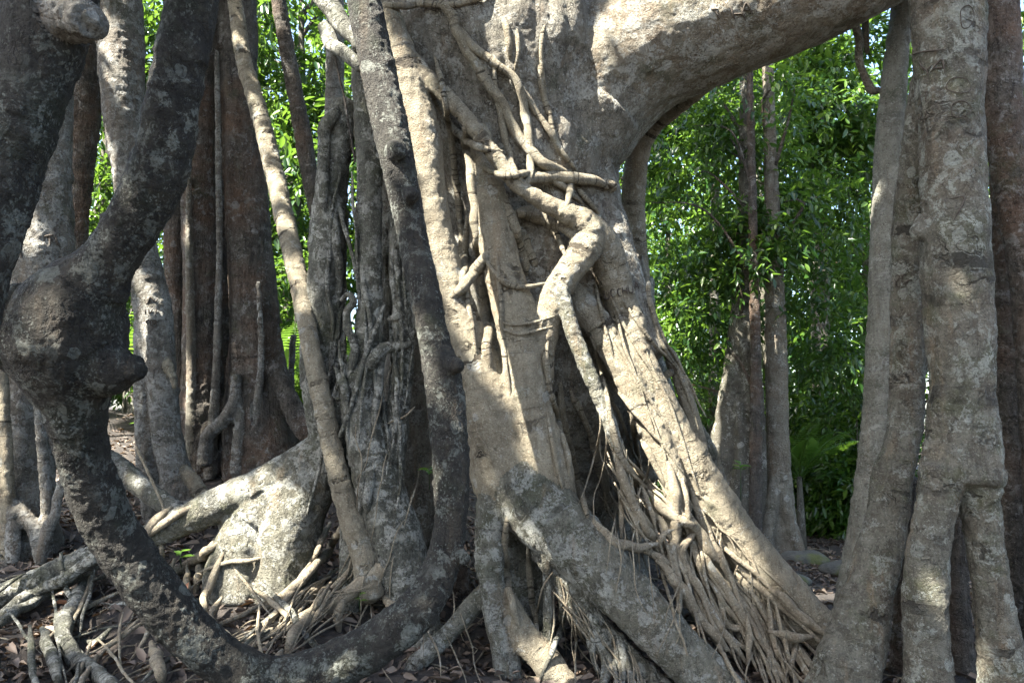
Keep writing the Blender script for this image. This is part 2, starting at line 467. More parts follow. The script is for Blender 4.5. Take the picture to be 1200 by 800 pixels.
def gz(x, y, rough=True):
    x = np.atleast_1d(np.asarray(x, float)); y = np.atleast_1d(np.asarray(y, float))
    out = np.zeros(len(x))
    for s in range(0, len(x), 20000):
        d2 = (x[s:s + 20000, None] - _gc[None, :, 0]) ** 2 + (y[s:s + 20000, None] - _gc[None, :, 1]) ** 2 + .10
        w = d2 ** -1.7
        out[s:s + 20000] = (w * _gc[None, :, 2]).sum(1) / w.sum(1)
    if rough:
        p = np.stack([x, y, np.zeros(len(x))], 1)
        near = np.clip(1.4 - np.abs(y) / 40, .3, 1)
        out += near * (.05 * pn(p * 1.1) + .03 * pn(p * 3.3) + .014 * pn(p * 9))
    return out


def _axis(a, b, st, far):
    mid = np.arange(a, b, st); g = [0.0]
    while g[-1] < far: g.append(g[-1] * 1.22 + st * 1.5)
    g = np.array(g[1:])
    return np.concatenate([(a - g)[::-1], mid, mid[-1] + g])


gx = _axis(-5.5, 5.5, .045, 220); gy = _axis(2.0, 12.5, .05, 260)
X, Y = np.meshgrid(gx, gy)
Z = gz(X.ravel(), Y.ravel())
gv = np.stack([X.ravel(), Y.ravel(), Z], 1)
nx, ny = len(gx), len(gy)
ii = (np.arange(ny - 1)[:, None] * nx + np.arange(nx - 1)[None]).ravel()
gq = np.stack([ii, ii + 1, ii + nx + 1, ii + nx], 1)
ground = link('forest_ground', mk_mesh('forest_ground', gv, gq, M['soil']))
tag(ground, kind='structure')
GSURF = (gv, gq)
gbvh = bvh_of(GSURF)


def gpt(x, y, dmax=60):
    h = cast(gbvh, x, y)
    return None if h is None or h[0] > dmax else h[1]


# ------------------------------------------------------------------ leaves
def leaves(pos, dr, up, ln, wid=.42, curl=.12):
    """pos, dr, up (N,3), ln (N,) -> verts, quads of pointed, folded leaves"""
    dr = dr / (np.linalg.norm(dr, axis=1)[:, None] + 1e-9)
    sd = np.cross(dr, up); sd /= np.linalg.norm(sd, axis=1)[:, None] + 1e-9
    nr = np.cross(sd, dr)
    L = ln[:, None]; W = (wid * .5 * ln)[:, None]
    fold = .35
    v = np.stack([pos, pos + dr * L * .30 + sd * W * .85 + nr * W * fold, pos + dr * L * .62 + sd * W * .82 + nr * (W * fold - L * curl * .4),
                  pos + dr * L - nr * L * curl, pos + dr * L * .62 - sd * W * .82 + nr * (W * fold - L * curl * .4), pos + dr * L * .30 - sd * W * .85 + nr * W * fold], 1)
    n = len(pos)
    o = np.arange(n)[:, None] * 6
    q = np.stack([np.hstack([o, o + 1, o + 2, o + 3]), np.hstack([o, o + 3, o + 4, o + 5])], 1).reshape(-1, 4)
    return v.reshape(-1, 3), q


def twig_leaves(rs, c, ax, tw_len, n, leaf):
    """n leaves along each of the twigs that start at c with axis ax"""
    m = len(c)
    t = (np.arange(n) + .5) / n
    rnd = rs.normal(size=(m, 3))
    side = np.cross(ax, rnd); side /= np.linalg.norm(side, axis=1)[:, None] + 1e-9
    sd2 = np.cross(ax, side)
    pos = c[:, None] + ax[:, None] * (t[None, :, None] * tw_len[:, None, None]) - np.array([0, 0, 1.0]) * (t[None, :, None] ** 2 * tw_len[:, None, None] * .25)
    a = (np.arange(n) % 2 * math.pi)[None] + rs.normal(size=(m, n)) * .5
    out = side[:, None] * np.cos(a)[..., None] + sd2[:, None] * np.sin(a)[..., None]
    dr = ax[:, None] * .55 + out * .85 + rs.normal(size=(m, n, 3)) * .25 + np.array([0, 0, -.25])
    up = np.array([0, 0, 1.0]) + rs.normal(size=(m, n, 3)) * .38
    ln = leaf * rs.uniform(.65, 1.25, (m, n))
    tint = np.clip(rs.uniform(0, 1, (m, 1)) * .6 + rs.uniform(0, 1, (m, n)) * .4, 0, 1)
    return pos.reshape(-1, 3), dr.reshape(-1, 3), up.reshape(-1, 3), ln.ravel(), tint.ravel()


def crown_mesh(name, ells, per, n, leaf, mat, seed, clump=.1, tw=.45, wid=.42, cut=None):
    """ells: (cx,cy,cz,rx,ry,rz); per twigs in each; n leaves on a twig"""
    rs = np.random.RandomState(seed)
    C, A = [], []
    for k, e in enumerate(ells):
        m = per if np.isscalar(per) else per[k]
        d = rs.normal(size=(m * 2, 3)); d /= np.linalg.norm(d, axis=1)[:, None]
        r = rs.uniform(.12, 1, m * 2) ** .45
        c = np.array(e[:3]) + d * r[:, None] * np.array(e[3:])
        keep = pn(c * .9 + seed) + .5 * pn(c * 2.1 + seed) > clump
        if keep.sum() < m / 3: keep[:] = True
        c, d = c[keep][:m], d[keep][:m]
        a = d * .7 + rs.normal(size=c.shape) * .55 + np.array([0, 0, -.15])
        C.append(c); A.append(a / np.linalg.norm(a, axis=1)[:, None])
    c, a = np.vstack(C), np.vstack(A)
    p, dr, up, ln, ti = twig_leaves(rs, c, a, tw * rs.uniform(.6, 1.3, len(c)), n, leaf)
    if cut is not None:
        k = cut(p); p, dr, up, ln, ti = p[k], dr[k], up[k], ln[k], ti[k]
    v, q = leaves(p, dr, up, ln, wid)
    return mk_mesh(name, v, q, mat, {'tint': np.repeat(ti, 6)}, smooth=False), c, a
# ------------------------------------------------------------------ the strangler fig
fig = thing('strangler_fig', 'giant pale strangler fig with one thick arching branch and a net of roots', 'tree', P(640, 800, 5.0))
B, A_, R_, BR = 'buttress_root', 'aerial_root', 'root', 'branch'
bole = [
    T('trunk', 0, 0, [(500, -420, 120, 6.0), (530, -250, 140, 5.9), (560, -100, 150, 5.8), (572, 20, 142, 5.75), (590, 110, 138, 5.75), (612, 190, 112, 5.7), (626, 260, 104, 5.72), (640, 340, 106, 5.72), (654, 430, 98, 5.85), (666, 520, 84, 6.3), (680, 640, 80, 6.9), (680, 760, 90, 6.9)], mat=M['fig_bole'], key='bole', lump=.10, ridge=.07),
    T('trunk', 5.5, 5.9, [(480, -150, 62), (468, 0, 56), (458, 100, 46), (462, 200, 34), (478, 330, 34), (485, 470, 40), (490, 620, 60)], mat=M['fig_bole'], key='bole', lump=.1, ridge=.12),
    T('trunk', 5.45, 5.2, [(690, 200, 30), (705, 280, 34), (725, 350, 36), (745, 420, 38)], mat=M['fig_bole'], key='bole'),
    T(BR, 0, 0, [(640, 175, 80, 5.7), (690, 105, 84, 5.6), (750, 55, 82, 5.5), (830, 18, 78, 5.4), (920, -12, 74, 5.25), (1010, -52, 72, 5.1), (1120, -110, 68, 4.95), (1260, -200, 60, 4.8)], mat=M['branch'], lump=.06),
    T(BR, 0, 0, [(640, 210, 60, 5.55), (668, 165, 60, 5.5), (700, 120, 62, 5.45)], mat=M['fig_bole'], key='bole', lump=.06),
    T(BR, 0, 0, [(560, -90, 60, 5.9), (690, -150, 55, 6.1), (800, -260, 50, 6.3)], mat=M['branch'], lump=.06),
    # roots standing out of the trunk
    T(A_, 4.85, 4.78, [(452, 10, 15), (466, 55, 18), (482, 110, 20), (496, 160, 21), (503, 215, 19), (512, 270, 18), (527, 330, 20), (546, 392, 24), (566, 450, 32), (584, 510, 42), (602, 560, 50)], mat=M['fig_pale'], lump=.025),
    T(B, 0, 0, [(602, 555, 46, 4.76), (632, 592, 44, 4.62), (660, 622, 40, 4.5), (705, 668, 35, 4.38), (757, 722, 31, 4.27), (812, 777, 29, 4.2), (860, 825, 28, 4.15), (900, 870, 24, 4.1)], mat=M['fig'], lump=.07),
    T(A_, 4.98, 4.62, [(563, 150, 12), (569, 205, 19), (578, 260, 22), (590, 320, 23), (604, 370, 26), (611, 410, 26), (615, 450, 27), (624, 500, 29), (640, 545, 30), (652, 590, 26)], mat=M['fig_pale'], lump=.05),
    T(A_, 0, 0, [(470, 40, 6, 4.9), (482, 62, 7, 4.86), (502, 91, 9, 4.82), (536, 127, 9.5, 4.77), (552, 146, 9.5, 4.75), (587, 192, 9.5, 4.74), (606, 216, 9.5, 4.74), (634, 235, 10, 4.77), (665, 251, 13, 4.80), (681, 259, 16, 4.83), (689, 272, 19, 4.85), (686, 289, 20, 4.84), (677, 305, 18, 4.81), (664, 322, 17, 4.79), (652, 341, 17, 4.79), (643, 362, 17, 4.78), (637, 388, 17, 4.77), (634, 420, 16, 4.76), (632, 460, 16, 4.75), (634, 500, 14, 4.74)], mat=M['fig_pale'], lump=.08),
    T(B, 0, 0, [(712, 325, 16, 5.12), (735, 371, 19, 5.02), (748, 422, 20, 4.98), (769, 465, 20, 4.95), (789, 503, 20, 4.94), (812, 542, 22, 4.93), (843, 597, 25, 4.95), (870, 637, 27, 4.97), (902, 678, 28, 4.98), (942, 720, 26, 4.96), (985, 762, 22, 4.9), (1010, 800, 18, 4.85)], mat=M['fig_pale'], lump=.07),
    T(B, 0, 0, [(684, 264, 18, 4.85), (701, 282, 22, 4.93), (714, 308, 21, 5.0), (726, 345, 18, 5.02), (734, 375, 16, 5.02)], mat=M['fig_pale'], lump=.05),
    T(B, 5.0, 4.78, [(664, 336, 14), (682, 358, 18), (703, 385, 18), (728, 425, 18), (748, 469, 17), (769, 513, 16), (786, 555, 15), (798, 600, 14)], mat=M['fig_pale'], lump=.06),
    T(A_, 4.72, 4.62, [(656, 338, 9), (662, 355, 9), (671, 388, 9.5), (688, 432, 9.5), (708, 479, 9), (724, 526, 8.5), (736, 575, 8), (748, 625, 8)], mat=M['fig'], lump=.06),
    T(A_, 0, 0, [(778, 408, 6, 5.35), (786, 418, 8, 5.33), (802, 459, 9, 5.3), (816, 506, 9, 5.25), (825, 545, 9, 5.2), (845, 590, 9, 5.1)], mat=M['fig_pale'], lump=.06),
    T(B, 5.45, 5.5, [(796, 470, 8), (806, 490, 10), (826, 525, 12), (845, 580, 12), (870, 636, 13), (898, 668, 14), (934, 704, 14), (970, 738, 13), (1004, 768, 11)], mat=M['fig'], lump=.06),
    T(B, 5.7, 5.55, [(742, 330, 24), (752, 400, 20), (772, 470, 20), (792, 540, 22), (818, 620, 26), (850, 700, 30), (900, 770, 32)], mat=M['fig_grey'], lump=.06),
    T(A_, 5.28, 5.2, [(760, 452, 5), (770, 446, 5), (780, 440, 5), (788, 434, 5)], mat=M['fig_pale']),
    # the foot below the junction
    T(B, 0, 0, [(600, 565, 40, 4.88), (604, 640, 35, 4.92), (610, 720, 36, 4.88), (620, 800, 42, 4.8), (626, 850, 46, 4.75)], mat=M['fig'], lump=.08),
    T(B, 0, 0, [(580, 585, 22, 4.66), (574, 640, 18, 4.58), (577, 690, 16, 4.5), (588, 745, 16, 4.42), (597, 800, 17, 4.36), (602, 850, 17, 4.3)], mat=M['fig'], lump=.08),
    T(B, 0, 0, [(590, 700, 14, 4.5), (612, 742, 17, 4.4), (640, 775, 18, 4.32), (664, 810, 18, 4.25), (690, 850, 16, 4.2)], mat=M['fig_pale'], lump=.06),
    T(B, 0, 0, [(632, 640, 14, 4.62), (650, 662, 16, 4.52), (672, 700, 17, 4.45), (702, 740, 17, 4.38), (742, 780, 16, 4.32), (785, 815, 14, 4.28)], mat=M['fig'], lump=.07),
    T(B, 0, 0, [(572, 690, 12, 4.6), (552, 712, 12, 4.52), (525, 742, 11, 4.45), (498, 768, 11, 4.4), (468, 797, 10, 4.35), (440, 820, 9, 4.3)], mat=M['fig'], lump=.08),
    T(B, 0, 0, [(630, 600, 8, 4.45), (638, 625, 6, 4.42), (641, 680, 5.5, 4.40), (642, 740, 6, 4.38), (646, 770, 6, 4.36)], mat=M['fig'], lump=.05),
    # columns on the shaded side
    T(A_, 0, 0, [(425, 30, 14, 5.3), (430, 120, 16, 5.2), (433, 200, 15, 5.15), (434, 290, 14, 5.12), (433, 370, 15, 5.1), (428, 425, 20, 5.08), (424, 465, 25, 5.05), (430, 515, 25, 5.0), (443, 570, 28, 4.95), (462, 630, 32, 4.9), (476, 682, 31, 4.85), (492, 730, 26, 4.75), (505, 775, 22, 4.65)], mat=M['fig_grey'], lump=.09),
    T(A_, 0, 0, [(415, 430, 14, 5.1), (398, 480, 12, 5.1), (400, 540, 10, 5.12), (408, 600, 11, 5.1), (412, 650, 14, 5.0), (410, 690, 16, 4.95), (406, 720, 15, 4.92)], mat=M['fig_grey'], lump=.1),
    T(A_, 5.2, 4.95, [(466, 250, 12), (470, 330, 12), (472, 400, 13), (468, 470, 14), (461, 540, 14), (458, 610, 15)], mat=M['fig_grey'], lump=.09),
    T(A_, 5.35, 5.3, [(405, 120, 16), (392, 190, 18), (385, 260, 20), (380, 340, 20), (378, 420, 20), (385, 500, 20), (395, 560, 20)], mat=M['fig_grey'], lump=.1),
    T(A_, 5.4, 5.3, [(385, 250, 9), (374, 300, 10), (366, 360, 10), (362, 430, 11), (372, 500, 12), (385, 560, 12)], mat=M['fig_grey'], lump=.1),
    T(A_, 5.95, 5.85, [(505, 380, 14), (505, 450, 15), (508, 530, 16), (515, 610, 18), (532, 700, 22), (540, 760, 24)], mat=M['dark'], lump=.09),  # dark bark paints shade into the gap between the columns
    # the great buttress running left
    T(B, 0, 0, [(395, 510, 22, 5.4), (366, 537, 24, 5.35), (335, 556, 24, 5.3), (300, 572, 22, 5.25), (258, 590, 21, 5.2), (215, 610, 18, 5.2), (172, 630, 15, 5.2), (138, 646, 12, 5.2), (95, 665, 10, 5.2)], mat=M['fig'], key='buttress', lump=.06),
    T(B, 0, 0, [(385, 540, 30, 5.4), (345, 590, 40, 5.3), (335, 640, 40, 5.25), (330, 690, 40, 5.2), (325, 740, 40, 5.1)], mat=M['fig'], key='buttress', lump=.06),
    T(B, 0, 0, [(330, 575, 30, 5.3), (296, 620, 36, 5.25), (282, 665, 38, 5.2), (275, 710, 40, 5.1)], mat=M['fig'], key='buttress', lump=.1),
    # pillar root hanging from the branch, behind
    T('pillar_root', 0, 0, [(835, 92, 9, 5.5), (812, 112, 9, 5.8), (785, 132, 10, 6.1), (764, 150, 11, 6.3), (748, 182, 13, 6.4), (742, 240, 14, 6.4), (746, 300, 13, 6.4), (752, 350, 13, 6.4), (757, 430, 14, 6.4), (762, 560, 16, 6.4)], mat=M['fig_pale'], lump=.04),
    # big surface roots
    T(R_, 0, 0, [(130, 640, 10, 5.15), (95, 655, 12, 5.1), (50, 675, 13, 5.0), (0, 698, 13, 4.9), (-50, 715, 12, 4.8)], mat=M['fig_grey'], lump=.07),
    T(R_, 0, 0, [(450, 664, 12, 4.78), (430, 678, 10, 4.74), (408, 696, 9, 4.7), (378, 713, 9, 4.66), (345, 732, 9, 4.6), (313, 752, 8, 4.52), (290, 775, 7, 4.45)], mat=M['rootlet'], lump=.07),
    T(R_, 0, 0, [(120, 530, 8, 6.2), (140, 546, 11, 6.1), (165, 570, 12, 5.95), (200, 594, 11, 5.75), (225, 607, 9, 5.5)], mat=M['fig_grey'], lump=.08),
]
FV, FQ = fused_tree(fig, bole, .0115, M['fig'], smooth=5, seed=1, key='fig', fine=.0042)
fbvh = bvh_of((FV, FQ), GSURF)
_sn = [0]


_pl = np.array([(660, 622, 4.5), (757, 722, 4.27), (860, 825, 4.15), (812, 542, 4.93), (870, 637, 4.97), (942, 720, 4.96), (985, 762, 4.9)])
_pc = np.linalg.lstsq(np.column_stack([_pl[:, 0], _pl[:, 1], np.ones(len(_pl))]), _pl[:, 2], rcond=None)[0]
_vr = np.random.RandomState(77)


def foot_plane(off):
    # the slope the root net spans between the two great roots of the right foot
    return lambda x, y: _pc[0] * x + _pc[1] * y + _pc[2] + off


def vine(name, pts, root=fig, mat=None, bvh=fbvh, lift=.5, seg=9, wob=.18, minwin=2, plane=None, bury=2.0, thin=1.0):
    pts = [(p[0], p[1], p[2] * thin) for p in pts]
    w = hug(bvh, pts, lift, minwin=minwin, plane=plane, bury=bury)
    _sn[0] += 1
    if w is None: return None
    return add_strand(name, w, mat or M['fig_pale'], root, seg, _sn[0], wob)


TW = 'twining_root'
for pts in [
    [(440, 9, 3.5), (470, 7, 4), (500, 5, 4), (535, 5, 3.5), (565, -3, 3.5), (590, -14, 3)],
    [(512, -20, 6), (518, 0, 6.5), (530, 22, 6.5), (543, 50, 6.5), (567, 88, 6), (588, 122, 6), (602, 147, 6), (614, 168, 6), (640, 192, 6.5), (671, 203, 6)],
    [(534, 26, 4), (546, 43, 5), (558, 56, 5.5), (580, 76, 5), (600, 88, 5), (612, 118, 5.5), (620, 160, 5.5), (622, 200, 5.5), (612, 222, 5)],
    [(602, 88, 4), (612, 104, 4), (634, 138, 4), (650, 165, 4), (662, 190, 4)],
    [(612, 212, 8), (640, 208, 8), (670, 208, 8), (698, 213, 7), (716, 221, 6.5)],
    [(700, 212, 4), (714, 213, 4), (720, 220, 4), (712, 226, 3.5)],
    [(596, 250, 8), (618, 250, 9), (640, 256, 9), (658, 266, 8), (674, 280, 7)],
    [(543, 138, 6.5), (547, 170, 5.5), (553, 220, 5.5), (558, 270, 5.5), (563, 320, 5.5), (567, 358, 6), (571, 405, 6), (576, 438, 5)],
    [(520, 356, 7), (534, 343, 7.5), (546, 332, 7.5), (557, 318, 7.5), (568, 302, 7), (580, 290, 6)],
    [(584, 14, 4), (592, 30, 4.5), (597, 50, 4.5), (597, 74, 4)],
    [(605, 30, 3), (608, 60, 3), (603, 84, 3)],
    [(668, 204, 4), (668, 225, 4), (664, 246, 4)],
    [(672, 214, 3.5), (690, 236, 3.5), (704, 252, 3)],
    [(590, 226, 6), (600, 262, 6.5), (612, 298, 6.5), (622, 330, 6)],
    [(606, 258, 5), (622, 295, 6), (630, 320, 5)],
    [(586, 384, 1.8), (604, 391, 2), (622, 389, 2), (648, 382, 1.8)],
    [(584, 376, 1.5), (602, 380, 1.8), (624, 378, 1.8), (650, 370, 1.5)],
    [(642, 392, 4), (640, 430, 4), (650, 480, 4), (664, 530, 4), (668, 566, 4)],
    [(690, 388, 3), (700, 379, 3), (710, 377, 3)],
    [(667, 452, 3), (676, 476, 3), (684, 488, 2.5)],
    [(672, 460, 3.5), (688, 500, 4), (705, 545, 4), (712, 600, 3.5)],
    [(735, 490, 3.5), (752, 515, 4), (768, 545, 4), (782, 575, 4)],
    [(556, 60, 3.5), (576, 100, 4), (590, 150, 4), (600, 190, 4), (616, 222, 3.5)],
    [(630, 70, 3), (640, 120, 3.5), (652, 165, 3.5), (676, 200, 3.5)],
    [(560, 196, 4), (590, 206, 4.5), (622, 204, 4.5), (652, 214, 4), (684, 240, 3.5)],
    [(606, 236, 3.5), (632, 252, 4), (652, 276, 4), (664, 304, 3.5)],
    [(566, 300, 3), (582, 322, 3.5), (604, 336, 3.5), (640, 332, 3)],
    [(500, 100, 4), (530, 150, 4.5), (560, 172, 4.5), (590, 178, 4)],
    [(508, 60, 3), (520, 110, 3.5), (530, 170, 3.5), (538, 240, 3.5), (543, 300, 3)],
    [(524, 120, 2.5), (532, 200, 3), (540, 280, 3), (548, 350, 3), (560, 420, 2.5)],
    [(578, 60, 3), (582, 110, 3), (594, 150, 3)],
    [(640, 20, 2.5), (634, 60, 3), (640, 110, 2.5)],
    [(655, 440, 4), (662, 500, 4.5), (676, 560, 4.5), (690, 610, 4)],
    [(690, 500, 4), (702, 550, 4), (718, 600, 4)],
    [(712, 470, 4), (722, 520, 4.5), (742, 560, 4.5), (758, 600, 4)],
    [(738, 470, 3), (744, 510, 3.5), (750, 560, 3.5), (746, 610, 3)],
    [(580, 290, 2.5), (586, 350, 3), (592, 420, 3), (600, 470, 2.5)],
    [(640, 480, 2.5), (650, 530, 3), (660, 575, 3)],
    [(752, 300, 3), (762, 350, 3.5), (774, 400, 3)],
    [(596, 600, 4), (592, 650, 4.5), (598, 700, 4.5), (612, 740, 4)],
    [(618, 640, 3.5), (622, 690, 4), (630, 740, 4)],
    [(548, 250, 4), (545, 300, 4), (540, 350, 4)],
]:
    vine(TW, pts)
for pts in [
    [(454, 262, 4.5), (452, 300, 5), (456, 340, 5), (453, 380, 5), (446, 430, 5), (441, 480, 5), (440, 515, 4)],
    [(462, 268, 4), (460, 310, 4), (463, 350, 4)],
    [(400, 352, 5), (408, 345, 5), (414, 355, 5), (406, 366, 5), (408, 385, 5), (414, 400, 4.5), (415, 425, 4.5), (410, 445, 4)],
    [(420, 437, 9), (436, 423, 9), (452, 410, 8), (472, 402, 7), (486, 388, 6)],
    [(455, 374, 5), (470, 368, 5.5), (482, 362, 5)],
    [(456, 405, 4), (474, 405, 4.5), (482, 400, 4)],
    [(388, 455, 5), (396, 425, 5), (402, 400, 5), (404, 380, 4)],
    [(392, 430, 5), (402, 450, 5), (408, 480, 5)],
    [(386, 462, 2), (394, 466, 2), (400, 469, 2)],
    [(402, 116, 7), (390, 136, 8), (382, 155, 8), (379, 190, 7), (378, 225, 6), (382, 262, 6)],
    [(391, 240, 5), (396, 290, 5), (398, 330, 5), (394, 372, 5)],
    [(426, 550, 5), (424, 580, 4), (421, 610, 4)],
    [(438, 545, 5), (430, 575, 6), (432, 605, 6)],
    [(468, 265, 5), (464, 280, 7), (461, 296, 5)],
]:
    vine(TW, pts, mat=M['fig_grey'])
# stubs and the roots behind the leaning liana at the top
for d0, d1, pts in [(4.9, 4.75, [(378, -10, 11), (386, 8, 12), (399, 22, 12), (412, 40, 11), (424, 58, 9)]), (4.9, 4.7, [(380, 30, 7), (383, 42, 9), (394, 56, 9), (410, 68, 8), (424, 78, 7)])]:
    add_strand(TW, ctrl(pts, d0, d1), M['fig_grey'], fig, 16, 3)
add_strand('hanging_rootlet', ctrl([(386, 45, 1.6), (398, 90, 1.5), (406, 130, 1.5), (416, 190, 1.5)], 4.9, 5.0), M['dark'], fig, 6, 5)
add_strand('hanging_root', ctrl([(1000, 20, 5), (1006, 42, 4.5), (1006, 70, 4.2), (1014, 92, 4.2), (1022, 106, 5), (1030, 105, 4)], 5.3, 5.4), M['pole'], fig, 10, 6)
add_strand('hanging_root', ctrl([(1013, 20, 4), (1015, 45, 4), (1018, 62, 2.5)], 5.4, 5.45), M['pole'], fig, 9, 7)

# tangle of roots, right foot (hand traced)
for pts in [
    [(721, 530, 6.5), (732, 570, 7), (745, 597, 7), (762, 628, 7.5), (773, 648, 7)],
    [(726, 574, 4), (728, 600, 4), (728, 632, 4)],
    [(730, 562, 4.5), (742, 592, 4.5), (748, 622, 4)],
    [(760, 574, 7), (772, 590, 8.5), (789, 601, 9), (816, 621, 9), (829, 641, 9), (850, 664, 8)],
    [(695, 610, 9), (712, 626, 9), (725, 636, 8), (748, 641, 7.5), (770, 637, 7)],
    [(782, 540, 8), (790, 574, 8.5), (792, 618, 8), (789, 655, 8), (795, 692, 7), (796, 720, 6)],
    [(810, 572, 7), (823, 611, 7.5), (836, 641, 7), (850, 664, 6), (862, 690, 5)],
    [(816, 621, 7), (800, 640, 7.5), (802, 664, 7), (819, 692, 7), (838, 724, 6), (853, 746, 6), (876, 778, 5)],
    [(768, 656, 8), (788, 674, 8.5), (808, 706, 8.5), (832, 738, 8), (852, 762, 7)],
    [(818, 634, 6), (836, 671, 6.5), (856, 698, 6.5), (870, 724, 6), (884, 750, 5)],
    [(752, 644, 6), (774, 654, 6.5), (790, 664, 6)],
    [(862, 660, 5), (886, 684, 5.5), (902, 700, 5), (916, 722, 4.5)],
    [(842, 697, 5), (852, 730, 5), (868, 736, 5), (888, 736, 5)],
    [(842, 730, 4.5), (856, 748, 4.5), (876, 762, 4.5)],
    [(876, 720, 5), (877, 745, 5), (877, 778, 5)],
    [(879, 726, 4), (888, 745, 4), (896, 762, 4)],
    [(900, 690, 7), (918, 701, 8), (934, 718, 7.5), (952, 732, 7), (974, 748, 6)],
    [(896, 700, 5), (920, 716, 5), (942, 734, 5), (968, 760, 4.5)],
    [(900, 739, 5.5), (918, 742, 6.5), (934, 745, 7), (952, 745, 6)],
    [(934, 748, 4), (930, 768, 4), (924, 790, 4)],
    [(900, 700, 4), (905, 740, 4), (912, 780, 4)],
    [(908, 706, 3.5), (918, 746, 3.5), (930, 790, 3.5)],
    [(770, 640, 4), (778, 626, 4), (790, 620, 3.5)],
    [(762, 596, 5), (776, 612, 5), (788, 634, 5)],
    [(748, 560, 4), (760, 590, 4.5), (768, 618, 4.5)],
    [(800, 560, 5), (806, 600, 5), (812, 640, 5), (826, 680, 5)],
]:
    vine('aerial_root', pts, mat=M['rootlet'], minwin=3, thin=.78, plane=foot_plane(_vr.uniform(-.04, .10)), bury=.6)
# left foot tangle
for pts in [
    [(408, 694, 6), (400, 708, 6), (394, 722, 6), (398, 742, 5)],
    [(378, 712, 7), (358, 728, 7), (342, 750, 7), (334, 768, 6)],
    [(403, 612, 5), (392, 632, 5), (381, 650, 5), (351, 682, 5), (324, 702, 5), (298, 717, 4.5)],
    [(387, 612, 4), (378, 630, 4), (370, 650, 4), (360, 660, 4)],
    [(374, 658, 4), (344, 692, 4), (313, 729, 4), (292, 748, 3.5)],
    [(364, 658, 3.5), (334, 705, 3.5), (300, 745, 3.5)],
    [(180, 683, 6), (200, 671, 6), (219, 662, 6.5), (240, 648, 6), (258, 634, 6)],
    [(253, 630, 5), (240, 652, 5), (233, 672, 5), (229, 700, 4.5)],
    [(263, 644, 4.5), (248, 680, 4.5), (237, 715, 4.5), (240, 735, 4)],
    [(219, 662, 4), (219, 690, 4), (218, 722, 4)],
    [(190, 636, 4.5), (188, 655, 4), (185, 675, 4)],
    [(243, 720, 6), (252, 736, 6.5), (263, 746, 6.5), (282, 768, 5)],
    [(260, 700, 4), (248, 718, 4), (240, 736, 4)],
    [(105, 672, 9), (95, 692, 9), (84, 709, 9.5), (74, 739, 9.5), (84, 766, 9), (104, 782, 9), (128, 800, 9), (150, 820, 8)],
    [(49, 736, 7), (56, 760, 7), (66, 784, 7), (76, 806, 7)],
    [(178, 752, 7), (184, 775, 7), (190, 805, 7)],
    [(130, 640, 7), (98, 664, 7), (33, 698, 7), (-10, 728, 7)],
    [(130, 650, 6), (80, 682, 6), (20, 716, 6), (-10, 740, 5)],
    [(202, 594, 6), (184, 608, 6.5), (168, 626, 6.5), (150, 640, 6)],
    [(232, 590, 5), (206, 604, 5), (178, 622, 5), (160, 634, 5)],
    [(450, 700, 8), (462, 716, 9), (474, 730, 8), (486, 752, 7)],
    [(330, 762, 6), (320, 780, 6), (306, 800, 6)],
    [(110, 716, 4), (150, 706, 4.5), (185, 700, 4)],
    [(130, 736, 4), (112, 752, 4), (94, 748, 3.5)],
]:
    vine('surface_root', pts, mat=M['rootlet'] if pts[0][0] > 150 else M['fig_grey'], minwin=3)

# finer rootlets, each a wandering strand down the surface
rs = np.random.RandomState(11)


def wander(x, y, ang, n, step, r, spread=.25, bend=0.0):
    pts = []; a = ang
    for k in range(n):
        pts.append((x, y, r * (1 - .5 * k / n)))
        a += rs.normal() * spread + bend
        a = ang + (a - ang) * .85
        x += math.cos(a) * step; y += math.sin(a) * step
    return pts


for k in range(96):
    z = rs.uniform()
    if k < 66:
        x = rs.uniform(722, 880); y = 548 + (x - 735) * .95 + rs.uniform(-20, 40)
        pts = wander(x, y, math.radians(rs.uniform(46, 74)), rs.randint(6, 10), rs.uniform(20, 28), rs.uniform(2.0, 4.2), .10)
    elif k < 82:
        x = rs.uniform(652, 765); pts = wander(x, x + rs.uniform(14, 50), math.radians(rs.uniform(58, 90)), rs.randint(4, 7), 22, rs.uniform(2.4, 5))
    else:
        x = rs.uniform(325, 425); pts = wander(x, 1010 - x + rs.uniform(30, 70), math.radians(rs.uniform(122, 146)), rs.randint(4, 7), 20, rs.uniform(2, 4))
    vine('rootlet', pts, mat=M['rootlet'] if k < 66 or k >= 82 else M['fig'], minwin=3, plane=foot_plane(_vr.uniform(.02, .22)) if k < 66 else None)
# long taut roots down the shaded columns and the right flank, and creeping roots on the left
for k in range(24):
    vine('twining_root', wander(rs.uniform(372, 476), rs.uniform(170, 420), math.radians(rs.uniform(84, 100)), rs.randint(6, 12), 20, rs.uniform(1.8, 3.8), .09), mat=M['fig_grey'], minwin=3)
for k in range(14):
    vine('twining_root', wander(rs.uniform(690, 765), rs.uniform(330, 440), math.radians(rs.uniform(60, 74)), rs.randint(6, 12), 20, rs.uniform(1.6, 3.2), .08), mat=M['fig_pale'], minwin=2)
for k in range(34):
    a = rs.choice([rs.uniform(140, 168), rs.uniform(140, 168), rs.uniform(20, 60), rs.uniform(85, 110)])
    vine('surface_root', wander(rs.uniform(0, 330), rs.uniform(640, 770), math.radians(a), rs.randint(5, 10), 19, rs.uniform(1.6, 4.6), .16), mat=M['rootlet'] if k % 2 else M['fig_grey'], minwin=3)
